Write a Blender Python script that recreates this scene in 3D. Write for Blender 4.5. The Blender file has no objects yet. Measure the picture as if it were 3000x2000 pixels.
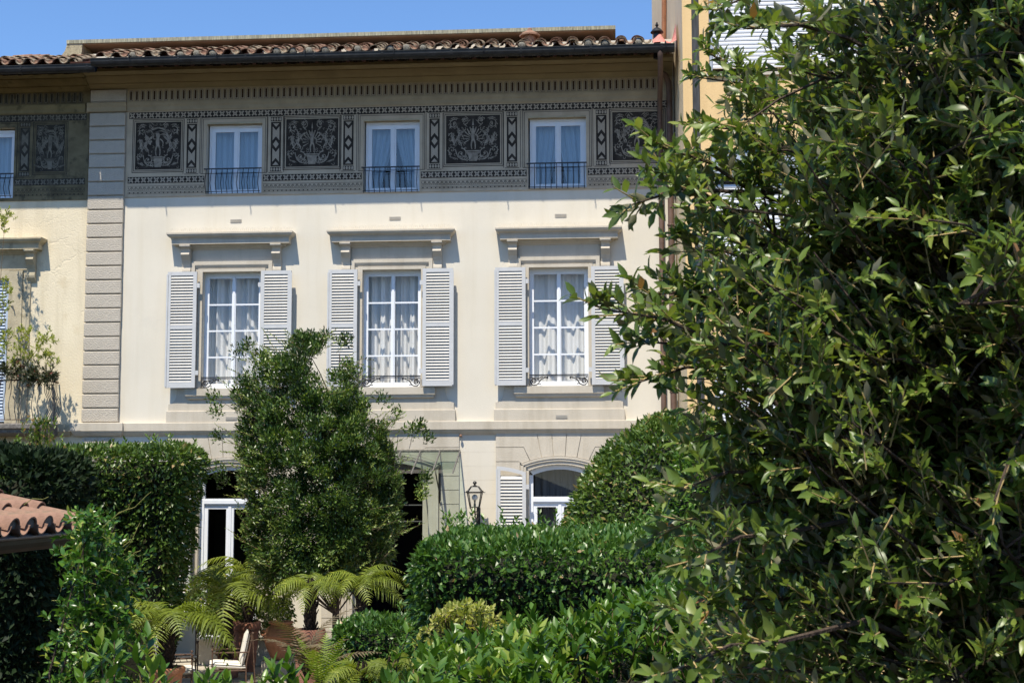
import bpy, math, random
import numpy as np
from mathutils import Matrix, Vector

random.seed(11)
rng = np.random.default_rng(11)
SC = bpy.context.scene
COL = SC.collection

# ------------------------------------------------------------------ camera
F_PX = 4167.0                       # focal length in pixels of the 3000 px wide photograph (50 mm)
YAW, PITCH, ROLL = 0.0770007, 0.1004358, -0.0021234
EYE = np.array([0.0, -28.0, 3.4])


def cam_axes():
    fwd = np.array([-math.sin(YAW) * math.cos(PITCH), math.cos(YAW) * math.cos(PITCH), math.sin(PITCH)])
    right = np.array([math.cos(YAW), math.sin(YAW), 0.0])
    up = np.cross(right, fwd)
    c, s = math.cos(ROLL), math.sin(ROLL)
    return c * right + s * up, -s * right + c * up, fwd


CR, CU, CF = cam_axes()
cam_data = bpy.data.cameras.new('camera')
cam_data.sensor_width = 36.0
cam_data.lens = F_PX * 36.0 / 3000.0
cam_data.clip_start = 0.05
cam_data.clip_end = 2000.0
cam_data.dof.use_dof = True
cam_data.dof.focus_distance = 26.0
cam_data.dof.aperture_fstop = 14.0
cam = bpy.data.objects.new('camera', cam_data)
COL.objects.link(cam)
cam.matrix_world = Matrix(((CR[0], CU[0], -CF[0], EYE[0]), (CR[1], CU[1], -CF[1], EYE[1]),
                           (CR[2], CU[2], -CF[2], EYE[2]), (0, 0, 0, 1)))
SC.camera = cam


def at(px, py, Y):
    """surveying help: the point of the photograph's pixel on the vertical plane at depth Y"""
    d = CR * (px - 1500.0) / F_PX + CU * (1000.0 - py) / F_PX + CF
    return EYE + d * ((Y - EYE[1]) / d[1])


def proj(P):
    q = np.asarray(P) - EYE
    z = q @ CF
    return 1500 + F_PX * (q @ CR) / z, 1000 - F_PX * (q @ CU) / z, z


# ------------------------------------------------------------------ sky, sun, exposure
SUN_EL, SUN_AZ = math.radians(62.4), math.radians(14.3)     # azimuth: to the left of straight behind the camera
world = bpy.data.worlds.new('World')
SC.world = world
world.use_nodes = True
wn = world.node_tree.nodes
bg = wn['Background']
sky = wn.new('ShaderNodeTexSky')
sky.sky_type = 'NISHITA'
sky.sun_disc = False
sky.sun_elevation = SUN_EL
sky.sun_rotation = math.pi + SUN_AZ
sky.altitude = 0.0
sky.air_density = 1.0
sky.dust_density = 0.0
sky.ozone_density = 10.0
world.node_tree.links.new(sky.outputs[0], bg.inputs[0])
bg.inputs[1].default_value = 0.135
sun_d = bpy.data.lights.new('sun', 'SUN')
sun_d.energy = 4.85
sun_d.angle = math.radians(0.53)
sun_d.color = (1.0, 0.925, 0.78)
sun = bpy.data.objects.new('sun', sun_d)
COL.objects.link(sun)
SUN_DIR = Vector((-math.sin(SUN_AZ) * math.cos(SUN_EL), -math.cos(SUN_AZ) * math.cos(SUN_EL), math.sin(SUN_EL)))
sun.rotation_euler = SUN_DIR.to_track_quat('Z', 'Y').to_euler()
sun.location = (-8, -30, 40)
SC.view_settings.view_transform = 'Standard'
SC.view_settings.look = 'None'
SC.view_settings.gamma = 1.0
SC.view_settings.exposure = 0.5
SC.view_settings.use_curve_mapping = False
SC.cycles.max_bounces = 8
SC.cycles.transparent_max_bounces = 12
SC.cycles.use_denoising = True
SC.cycles.caustics_reflective = False
SC.cycles.caustics_refractive = False

# ------------------------------------------------------------------ materials


def new_mat(name):
    m = bpy.data.materials.new(name)
    m.use_nodes = True
    nt = m.node_tree
    return m, nt, nt.nodes['Principled BSDF']


def rgb(c, k=1.0):
    return (min(c[0] * k, 1), min(c[1] * k, 1), min(c[2] * k, 1), 1)


def surf(name, col, rough=0.85, var=0.08, scale=3.0, bump=0.0, bscale=60.0, col2=None, spot=None, metal=0.0, spec=0.3, stretch=(1, 1, 1)):
    """procedural plaster / stone / metal: two noises for tone, one for relief"""
    m, nt, b = new_mat(name)
    N, Lk = nt.nodes, nt.links
    tc = N.new('ShaderNodeTexCoord')
    mp = N.new('ShaderNodeMapping')
    mp.inputs['Scale'].default_value = stretch
    Lk.new(tc.outputs['Object'], mp.inputs[0])
    n1 = N.new('ShaderNodeTexNoise')
    n1.inputs['Scale'].default_value = scale
    n1.inputs['Detail'].default_value = 6
    n1.inputs['Roughness'].default_value = 0.6
    Lk.new(mp.outputs[0], n1.inputs['Vector'])
    r = N.new('ShaderNodeValToRGB')
    r.color_ramp.elements[0].position = 0.3
    r.color_ramp.elements[1].position = 0.7
    c2 = col2 or tuple(x * (1 - 2 * var) for x in col)
    r.color_ramp.elements[0].color = rgb(c2)
    r.color_ramp.elements[1].color = rgb(col, 1 + var * 0.5)
    Lk.new(n1.outputs[0], r.inputs[0])
    out = r.outputs[0]
    if spot:
        n2 = N.new('ShaderNodeTexNoise')
        n2.inputs['Scale'].default_value = spot[1]
        n2.inputs['Detail'].default_value = 8
        n2.inputs['Roughness'].default_value = 0.65
        Lk.new(mp.outputs[0], n2.inputs['Vector'])
        r2 = N.new('ShaderNodeValToRGB')
        r2.color_ramp.elements[0].position = spot[2]
        r2.color_ramp.elements[1].position = spot[2] + 0.12
        r2.color_ramp.elements[0].color = (0, 0, 0, 1)
        r2.color_ramp.elements[1].color = (spot[3],) * 3 + (1,)
        Lk.new(n2.outputs[0], r2.inputs[0])
        mx = N.new('ShaderNodeMix')
        mx.data_type = 'RGBA'
        Lk.new(r2.outputs[0], mx.inputs[0])
        Lk.new(out, mx.inputs[6])
        mx.inputs[7].default_value = rgb(spot[0])
        out = mx.outputs[2]
    Lk.new(out, b.inputs['Base Color'])
    b.inputs['Roughness'].default_value = rough
    b.inputs['Metallic'].default_value = metal
    b.inputs['Specular IOR Level'].default_value = spec
    if bump:
        n3 = N.new('ShaderNodeTexNoise')
        n3.inputs['Scale'].default_value = bscale
        n3.inputs['Detail'].default_value = 5
        Lk.new(mp.outputs[0], n3.inputs['Vector'])
        bp = N.new('ShaderNodeBump')
        bp.inputs['Strength'].default_value = bump
        bp.inputs['Distance'].default_value = 0.02
        Lk.new(n3.outputs[0], bp.inputs['Height'])
        Lk.new(bp.outputs[0], b.inputs['Normal'])
    return m


def leaf_mat(name, stops, rough=0.4, trans=0.25, tcol=None, back=None, spec=0.5):
    """leaf: colour by the leaf's own 'var' value, some light let through, optional pale underside"""
    m, nt, b = new_mat(name)
    N, Lk = nt.nodes, nt.links
    a = N.new('ShaderNodeAttribute')
    a.attribute_name = 'var'
    r = N.new('ShaderNodeValToRGB')
    cr = r.color_ramp
    cr.elements[0].position, cr.elements[0].color = stops[0][0], rgb(stops[0][1])
    cr.elements[1].position, cr.elements[1].color = stops[-1][0], rgb(stops[-1][1])
    for p, c in stops[1:-1]:
        e = cr.elements.new(p)
        e.color = rgb(c)
    Lk.new(a.outputs['Fac'], r.inputs[0])
    col = r.outputs[0]
    if back:
        g = N.new('ShaderNodeNewGeometry')
        mx = N.new('ShaderNodeMix')
        mx.data_type = 'RGBA'
        Lk.new(g.outputs['Backfacing'], mx.inputs[0])
        Lk.new(col, mx.inputs[6])
        mx.inputs[7].default_value = rgb(back)
        col = mx.outputs[2]
    Lk.new(col, b.inputs['Base Color'])
    b.inputs['Roughness'].default_value = rough
    b.inputs['Specular IOR Level'].default_value = spec
    t = N.new('ShaderNodeBsdfTranslucent')
    tm = N.new('ShaderNodeMix')
    tm.data_type = 'RGBA'
    tm.blend_type = 'MULTIPLY'
    tm.inputs[0].default_value = 1.0
    Lk.new(r.outputs[0], tm.inputs[6])
    tm.inputs[7].default_value = rgb(tcol or (1.0, 1.0, 0.45))
    hs = N.new('ShaderNodeHueSaturation')
    hs.inputs['Value'].default_value = 2.2
    Lk.new(tm.outputs[2], hs.inputs['Color'])
    Lk.new(hs.outputs[0], t.inputs[0])
    ms = N.new('ShaderNodeMixShader')
    ms.inputs[0].default_value = trans
    Lk.new(b.outputs[0], ms.inputs[1])
    Lk.new(t.outputs[0], ms.inputs[2])
    Lk.new(ms.outputs[0], N['Material Output'].inputs[0])
    return m


def glass_mat(name, tint=(0.9, 0.95, 0.95), refl=1.0, rough=0.0):
    m, nt, b = new_mat(name)
    N, Lk = nt.nodes, nt.links
    N.remove(b)
    t = N.new('ShaderNodeBsdfTransparent')
    t.inputs[0].default_value = rgb(tint)
    g = N.new('ShaderNodeBsdfGlossy')
    g.inputs['Roughness'].default_value = rough
    f = N.new('ShaderNodeFresnel')
    gm = N.new('ShaderNodeNewGeometry')
    ior = N.new('ShaderNodeMapRange')          # thin sheet: same reflection from both sides
    ior.inputs['To Min'].default_value = 1.5
    ior.inputs['To Max'].default_value = 1 / 1.5
    Lk.new(gm.outputs['Backfacing'], ior.inputs['Value'])
    Lk.new(ior.outputs[0], f.inputs[0])
    tc = N.new('ShaderNodeTexCoord')
    no = N.new('ShaderNodeTexNoise')
    no.inputs['Scale'].default_value = 2.2
    no.inputs['Detail'].default_value = 1
    Lk.new(tc.outputs['Object'], no.inputs['Vector'])
    bp = N.new('ShaderNodeBump')
    bp.inputs['Strength'].default_value = 0.06
    bp.inputs['Distance'].default_value = 0.05
    Lk.new(no.outputs[0], bp.inputs['Height'])
    Lk.new(bp.outputs[0], g.inputs['Normal'])
    mu = N.new('ShaderNodeMath')
    mu.operation = 'MULTIPLY'
    mu.inputs[1].default_value = refl
    Lk.new(f.outputs[0], mu.inputs[0])
    ms = N.new('ShaderNodeMixShader')
    Lk.new(mu.outputs[0], ms.inputs[0])
    Lk.new(t.outputs[0], ms.inputs[1])
    Lk.new(g.outputs[0], ms.inputs[2])
    Lk.new(ms.outputs[0], N['Material Output'].inputs[0])
    return m


def cloth_mat(name, col, trans=0.3):
    m, nt, b = new_mat(name)
    N, Lk = nt.nodes, nt.links
    b.inputs['Base Color'].default_value = rgb(col)
    b.inputs['Roughness'].default_value = 0.9
    b.inputs['Specular IOR Level'].default_value = 0.1
    tc = N.new('ShaderNodeTexCoord')
    wv = N.new('ShaderNodeTexNoise')
    wv.inputs['Scale'].default_value = 140
    Lk.new(tc.outputs['Object'], wv.inputs['Vector'])
    bp = N.new('ShaderNodeBump')
    bp.inputs['Strength'].default_value = 0.15
    bp.inputs['Distance'].default_value = 0.005
    Lk.new(wv.outputs[0], bp.inputs['Height'])
    Lk.new(bp.outputs[0], b.inputs['Normal'])
    t = N.new('ShaderNodeBsdfTranslucent')
    t.inputs[0].default_value = rgb(col)
    ms = N.new('ShaderNodeMixShader')
    ms.inputs[0].default_value = trans
    Lk.new(b.outputs[0], ms.inputs[1])
    Lk.new(t.outputs[0], ms.inputs[2])
    Lk.new(ms.outputs[0], N['Material Output'].inputs[0])
    return m


def add_vertical_relief(m, scale=(1, 1, 1), strength=0.4, kind='crack'):
    """old plaster: hair cracks and blisters as relief"""
    nt = m.node_tree
    N, Lk = nt.nodes, nt.links
    b = N['Principled BSDF']
    tc = N.new('ShaderNodeTexCoord')
    no = N.new('ShaderNodeTexNoise')
    no.inputs['Scale'].default_value = 1.3
    no.inputs['Detail'].default_value = 6
    Lk.new(tc.outputs['Object'], no.inputs['Vector'])
    vm = N.new('ShaderNodeVectorMath')
    vm.operation = 'SCALE'
    vm.inputs[3].default_value = 0.9
    Lk.new(no.outputs['Color'], vm.inputs[0])
    va = N.new('ShaderNodeVectorMath')
    Lk.new(tc.outputs['Object'], va.inputs[0])
    Lk.new(vm.outputs[0], va.inputs[1])
    vo = N.new('ShaderNodeTexVoronoi')
    vo.feature = 'DISTANCE_TO_EDGE'
    vo.inputs['Scale'].default_value = 1.7
    Lk.new(va.outputs[0], vo.inputs['Vector'])
    r = N.new('ShaderNodeValToRGB')
    r.color_ramp.elements[0].position = 0.0
    r.color_ramp.elements[1].position = 0.03
    Lk.new(vo.outputs[0], r.inputs[0])
    n2 = N.new('ShaderNodeTexNoise')
    n2.inputs['Scale'].default_value = 0.9
    Lk.new(tc.outputs['Object'], n2.inputs['Vector'])
    r2 = N.new('ShaderNodeValToRGB')
    r2.color_ramp.elements[0].position = 0.5
    r2.color_ramp.elements[1].position = 0.62
    Lk.new(n2.outputs[0], r2.inputs[0])
    inv = N.new('ShaderNodeMath')
    inv.operation = 'SUBTRACT'
    inv.inputs[0].default_value = 1.0
    Lk.new(r.outputs[0], inv.inputs[1])
    mu = N.new('ShaderNodeMath')
    mu.operation = 'MULTIPLY'
    Lk.new(inv.outputs[0], mu.inputs[0])
    Lk.new(r2.outputs[0], mu.inputs[1])
    bp = N.new('ShaderNodeBump')
    bp.invert = True
    bp.inputs['Strength'].default_value = strength
    bp.inputs['Distance'].default_value = 0.02
    Lk.new(mu.outputs[0], bp.inputs['Height'])
    old = b.inputs['Normal'].links
    if old:
        Lk.new(old[0].from_socket, bp.inputs['Normal'])
    Lk.new(bp.outputs[0], b.inputs['Normal'])




def add_streaks(m, dark=0.9, scale=(2.2, 2.2, 0.16), lo=0.48, hi=0.72):
    """rain streaks and faded patches on a wall: a slow vertical noise that lowers the tone a little"""
    nt = m.node_tree
    N, Lk = nt.nodes, nt.links
    b = N['Principled BSDF']
    src = b.inputs['Base Color'].links[0].from_socket
    tc = N.new('ShaderNodeTexCoord')
    mp = N.new('ShaderNodeMapping')
    mp.inputs['Scale'].default_value = scale
    Lk.new(tc.outputs['Object'], mp.inputs[0])
    n = N.new('ShaderNodeTexNoise')
    n.inputs['Scale'].default_value = 1.6
    n.inputs['Detail'].default_value = 8
    n.inputs['Roughness'].default_value = 0.62
    Lk.new(mp.outputs[0], n.inputs['Vector'])
    r = N.new('ShaderNodeValToRGB')
    r.color_ramp.elements[0].position, r.color_ramp.elements[1].position = lo, hi
    r.color_ramp.elements[0].color = (1, 1, 1, 1)
    r.color_ramp.elements[1].color = (dark, dark * .985, dark * .95, 1)
    Lk.new(n.outputs[0], r.inputs[0])
    mx = N.new('ShaderNodeMix')
    mx.data_type = 'RGBA'
    mx.blend_type = 'MULTIPLY'
    mx.inputs[0].default_value = 1.0
    Lk.new(src, mx.inputs[6])
    Lk.new(r.outputs[0], mx.inputs[7])
    Lk.new(mx.outputs[2], b.inputs['Base Color'])


M = {}
M['cream'] = surf('cream_plaster', (0.685, 0.63, 0.53), 0.9, 0.035, 0.8, 0.13, 45, spot=((0.57, 0.53, 0.46), 1.1, 0.60, 0.35))
M['cream_old'] = surf('old_cream_plaster', (0.73, 0.635, 0.465), 0.92, 0.05, 1.2, 0.35, 30, spot=((0.58, 0.47, 0.30), 1.7, 0.57, 0.5))
add_vertical_relief(M['cream_old'], strength=0.22)
M['trim'] = surf('grey_stucco', (0.545, 0.487, 0.40), 0.9, 0.05, 2.5, 0.25, 60)
M['trim_old'] = surf('old_stone_trim', (0.50, 0.43, 0.30), 0.92, 0.14, 3.5, 0.4, 40, spot=((0.20, 0.17, 0.11), 4.0, 0.58, 0.7))
M['quoin'] = surf('hammered_stone', (0.51, 0.455, 0.38), 0.95, 0.07, 4, 1.0, 42)
M['cornice'] = surf('ochre_cornice', (0.30, 0.25, 0.15), 0.9, 0.1, 2, 0.2, 40)
M['cornice_old'] = surf('weathered_cornice', (0.26, 0.215, 0.115), 0.9, 0.2, 2, 0.3, 40, spot=((0.08, 0.07, 0.04), 3, 0.55, 0.7))
M['frieze'] = surf('sgraffito_ground', (0.57, 0.455, 0.325), 0.9, 0.08, 3, 0.15, 60, spot=((0.46, 0.37, 0.27), 6, 0.55, 0.5))
M['frieze_up'] = surf('olive_frieze_moulding', (0.43, 0.345, 0.225), 0.9, 0.1, 3, 0.15, 60, spot=((0.31, 0.25, 0.16), 5, 0.55, 0.5))
M['sgr_dark'] = surf('sgraffito_dark', (0.05, 0.04, 0.032), 0.9, 0.3, 6, spot=((0.12, 0.098, 0.075), 5, 0.60, 0.55))
M['sgr_light'] = surf('sgraffito_light', (0.47, 0.385, 0.29), 0.9, 0.12, 40)
M['sgr_brown'] = surf('sgraffito_brown', (0.07, 0.038, 0.02), 0.9, 0.3, 30)
M['sgr_gold'] = surf('sgraffito_gold', (0.50, 0.36, 0.16), 0.9, 0.15, 20)
M['sgr_art'] = surf('sgraffito_tracery', (0.37, 0.31, 0.24), 0.9, 0.25, 12, spot=((0.16, 0.135, 0.105), 7, 0.55, 0.6))
M['frieze_old'] = surf('weathered_sgraffito_ground', (0.20, 0.165, 0.095), 0.92, 0.25, 2.2, 0.3, 40, spot=((0.05, 0.045, 0.03), 2.6, 0.52, 0.8))
M['sgr_dark_old'] = surf('weathered_sgraffito_dark', (0.055, 0.05, 0.04), 0.9, 0.3, 5, spot=((0.12, 0.105, 0.08), 3, 0.55, 0.7))
M['sgr_light_old'] = surf('weathered_sgraffito_light', (0.20, 0.18, 0.14), 0.9, 0.2, 9, spot=((0.08, 0.07, 0.055), 2.5, 0.52, 0.8))
M['white'] = surf('white_window_paint', (0.78, 0.80, 0.84), 0.45, 0.03, 4, spec=0.5)
M['shutter'] = surf('pale_grey_shutter_paint', (0.545, 0.545, 0.545), 0.5, 0.04, 6, spec=0.4)
M['slat'] = surf('pale_grey_slat_paint', (0.53, 0.51, 0.475), 0.6, 0.07, 9, spec=0.3)
M['shutter_blue'] = surf('faded_blue_shutter_paint', (0.42, 0.50, 0.62), 0.6, 0.12, 9)
M['iron'] = surf('black_iron', (0.012, 0.012, 0.014), 0.45, 0.3, 20, spec=0.5)
M['rust_iron'] = surf('rusty_iron', (0.13, 0.075, 0.05), 0.7, 0.3, 30, spec=0.3)
M['old_iron'] = surf('grey_old_iron', (0.16, 0.15, 0.14), 0.7, 0.3, 40, 0.3, 80, spec=0.3)
M['gutter'] = surf('dark_gutter_metal', (0.022, 0.022, 0.022), 0.5, 0.4, 6, spec=0.4, spot=((0.10, 0.085, 0.06), 7, 0.66, 0.5))
M['pipe'] = surf('brown_downpipe', (0.16, 0.10, 0.075), 0.6, 0.15, 5, spec=0.35, spot=((0.24, 0.15, 0.11), 8, 0.6, 0.6))
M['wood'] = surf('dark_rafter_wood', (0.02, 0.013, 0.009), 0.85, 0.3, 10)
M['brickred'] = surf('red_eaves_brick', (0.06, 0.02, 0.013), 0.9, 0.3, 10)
M['tile'] = surf('terracotta_tile', (0.25, 0.14, 0.09), 0.9, 0.22, 14, 0.4, 60, spot=((0.42, 0.38, 0.28), 9, 0.55, 0.85))
M['tile_old'] = surf('lichen_tile', (0.27, 0.20, 0.13), 0.92, 0.25, 12, 0.5, 60, spot=((0.40, 0.38, 0.30), 11, 0.52, 0.85))
M['tile_new'] = surf('clean_terracotta_tile', (0.31, 0.18, 0.125), 0.92, 0.2, 7, 0.35, 70, spot=((0.17, 0.13, 0.085), 6, 0.53, 0.7))
M['mortar'] = surf('grey_mortar', (0.30, 0.275, 0.225), 0.95, 0.25, 20, 0.6, 50)
M['mortar_dk'] = surf('dark_mortar', (0.20, 0.18, 0.16), 0.95, 0.25, 20, 0.6, 50)
M['concrete'] = surf('streaked_concrete', (0.40, 0.39, 0.29), 0.92, 0.3, 5, 0.3, 30, stretch=(6, 6, 0.7), spot=((0.14, 0.15, 0.14), 4, 0.5, 0.8))
M['soffit'] = surf('brown_soffit_plaster', (0.40, 0.34, 0.27), 0.92, 0.14, 1.6, 0.15, 30)
M['lichen'] = surf('lichen_parapet', (0.46, 0.40, 0.27), 0.95, 0.25, 9, 0.6, 40, spot=((0.16, 0.14, 0.09), 9, 0.53, 0.85))
M['pink'] = surf('pink_roof_sealant', (0.62, 0.26, 0.22), 0.9, 0.2, 12, 0.8, 40, spot=((0.35, 0.10, 0.09), 12, 0.55, 0.7))
M['ochre'] = surf('yellow_ochre_render', (0.76, 0.53, 0.265), 0.92, 0.03, 1.5, 0.3, 50, spot=((0.62, 0.44, 0.25), 2.2, 0.62, 0.4))
M['ochre_side'] = surf('faded_ochre_render', (0.74, 0.60, 0.40), 0.92, 0.05, 2.0, 0.25, 40, stretch=(3, 3, 0.4), spot=((0.6, 0.54, 0.42), 2.5, 0.5, 0.6))
M['joint'] = surf('bitumen_joint', (0.075, 0.078, 0.085), 0.8, 0.35, 4, 0.3, 40, stretch=(8, 8, 0.5), spot=((0.4, 0.31, 0.18), 5, 0.62, 0.8))
M['roller'] = surf('white_roller_slat', (0.66, 0.68, 0.72), 0.5, 0.03, 3, spec=0.4)
M['alu'] = surf('grey_blue_panel', (0.40, 0.45, 0.53), 0.5, 0.08, 4, stretch=(8, 8, 0.6))
M['stone'] = surf('pale_terrace_stone', (0.47, 0.42, 0.345), 0.9, 0.16, 5, 0.4, 40)
M['whitewash'] = surf('whitewashed_ledge', (0.62, 0.58, 0.50), 0.92, 0.1, 4, 0.3, 40, spot=((0.36, 0.33, 0.27), 5, 0.56, 0.6))
M['soil'] = surf('garden_soil', (0.07, 0.05, 0.033), 0.98, 0.3, 6, 0.8, 20)
M['terracotta'] = surf('terracotta_pot', (0.47, 0.215, 0.115), 0.9, 0.13, 7, 0.35, 50, spot=((0.40, 0.30, 0.22), 6, 0.6, 0.6))
M['terracotta_dk'] = surf('old_terracotta_pot', (0.33, 0.15, 0.10), 0.92, 0.2, 7, 0.4, 50, spot=((0.30, 0.23, 0.18), 6, 0.58, 0.6))
M['bark'] = surf('dark_bark', (0.085, 0.06, 0.045), 0.95, 0.3, 14, 1.0, 40)
M['twig'] = surf('brown_twig', (0.20, 0.135, 0.075), 0.85, 0.25, 20, 0.5, 80)
M['twig_pale'] = surf('pale_young_twig', (0.42, 0.31, 0.14), 0.8, 0.2, 20)
M['tendril'] = surf('green_tendril', (0.26, 0.25, 0.07), 0.7, 0.2, 20)
M['fibre'] = surf('fern_trunk_fibre', (0.035, 0.022, 0.016), 0.98, 0.4, 30, 1.0, 60)
M['core'] = surf('hedge_dark_core', (0.022, 0.024, 0.014), 0.98, 0.3, 12, 0.8, 25)  # near-black fill for the added core, standing for the shaded hedge inside
M['cushion'] = cloth_mat('ivory_cushion', (0.76, 0.72, 0.64), 0.05)
M['piping'] = surf('dark_piping', (0.03, 0.025, 0.022), 0.8, 0.2, 10)
M['curtain'] = cloth_mat('white_voile', (0.90, 0.89, 0.88), 0.25)
M['curtain_grey'] = cloth_mat('grey_voile', (0.16, 0.17, 0.18), 0.3)
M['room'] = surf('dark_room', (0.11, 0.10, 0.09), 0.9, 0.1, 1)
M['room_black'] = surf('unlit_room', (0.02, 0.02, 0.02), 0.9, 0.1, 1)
M['glass'] = glass_mat('window_glass', (0.97, 0.98, 0.985), 1.0)
M['glass_sky'] = glass_mat('coated_window_glass', (0.62, 0.72, 0.80), 3.2)
M['glass_green'] = glass_mat('greenish_canopy_glass', (0.72, 0.83, 0.77), 1.6, 0.03)
M['bulb'] = surf('opal_bulb', (0.85, 0.85, 0.82), 0.2, 0.01, 2, spec=0.5)
M['shed_wall'] = surf('shaded_shed_boards', (0.03, 0.026, 0.022), 0.9, 0.3, 8, 0.3, 30, stretch=(1, 8, 1))  # boards coloured near black to stand for the shade under the eave
M['vent'] = surf('stone_vent', (0.50, 0.46, 0.40), 0.8, 0.08, 6)

add_streaks(M['cream'], 0.945)
add_streaks(M['cream_old'], 0.82)
add_streaks(M['trim'], 0.86, (3, 3, .5))
add_streaks(M['ochre'], 0.88)
add_streaks(M['frieze'], 0.8, (1.5, 1.5, .6))
L_BAY = leaf_mat('bay_leaf', [(0, (0.022, 0.042, 0.008)), (0.5, (0.06, 0.112, 0.018)), (0.85, (0.115, 0.18, 0.03)), (0.955, (0.19, 0.25, 0.05)), (0.97, (0.34, 0.22, 0.11)), (1, (0.40, 0.28, 0.14))], 0.40, 0.2)
L_HEDGE = leaf_mat('hedge_leaf', [(0, (0.018, 0.046, 0.009)), (0.5, (0.045, 0.112, 0.015)), (0.85, (0.09, 0.175, 0.026)), (0.97, (0.16, 0.24, 0.05)), (0.975, (0.38, 0.25, 0.13)), (1, (0.42, 0.29, 0.16))], 0.38, 0.2)
L_SHADED = leaf_mat('shaded_bush_leaf', [(0, (0.006, 0.014, 0.006)), (1, (0.018, 0.036, 0.010))], 0.6, 0.08, spec=0.2)  # leaf colour lowered to stand for the shade over the left rounded hedge
L_TREE = leaf_mat('small_tree_leaf', [(0, (0.02, 0.042, 0.009)), (0.45, (0.048, 0.095, 0.017)), (0.8, (0.10, 0.165, 0.03)), (1, (0.24, 0.30, 0.075))], 0.36, 0.2)
L_OAK = leaf_mat('oak_leaf', [(0, (0.04, 0.062, 0.011)), (0.5, (0.085, 0.138, 0.021)), (0.8, (0.13, 0.19, 0.03)), (0.975, (0.20, 0.24, 0.05)), (0.985, (0.30, 0.17, 0.06)), (1, (0.25, 0.13, 0.05))], 0.40, 0.25, back=(0.19, 0.18, 0.115))
L_CITRUS = leaf_mat('citrus_leaf', [(0, (0.03, 0.082, 0.009)), (0.5, (0.065, 0.142, 0.016)), (0.85, (0.12, 0.215, 0.028)), (1, (0.30, 0.35, 0.07))], 0.36, 0.22)
L_JASM = leaf_mat('jasmine_leaf', [(0, (0.02, 0.06, 0.01)), (0.6, (0.06, 0.15, 0.018)), (0.9, (0.13, 0.225, 0.03)), (1, (0.36, 0.38, 0.08))], 0.3, 0.18, spec=0.5)
L_YELLOW = leaf_mat('yellow_green_leaf', [(0, (0.12, 0.16, 0.03)), (0.6, (0.23, 0.27, 0.05)), (1, (0.40, 0.40, 0.12))], 0.45, 0.3)
L_FERN = leaf_mat('fern_frond', [(0, (0.06, 0.085, 0.010)), (0.5, (0.15, 0.195, 0.018)), (1, (0.27, 0.30, 0.035))], 0.5, 0.3, tcol=(1, 1, 0.35))
L_FERN_Y = leaf_mat('bright_fern_frond', [(0, (0.12, 0.19, 0.02)), (1, (0.27, 0.34, 0.045))], 0.5, 0.3, tcol=(1, 1, 0.35))
L_FERN_B = leaf_mat('dry_fern_frond', [(0, (0.10, 0.08, 0.04)), (1, (0.20, 0.15, 0.08))], 0.7, 0.2)
L_BALC = leaf_mat('dark_red_green_leaf', [(0, (0.02, 0.03, 0.012)), (0.8, (0.05, 0.06, 0.02)), (0.86, (0.22, 0.06, 0.04)), (1, (0.28, 0.09, 0.06))], 0.4, 0.12)

# ------------------------------------------------------------------ mesh helpers


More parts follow.
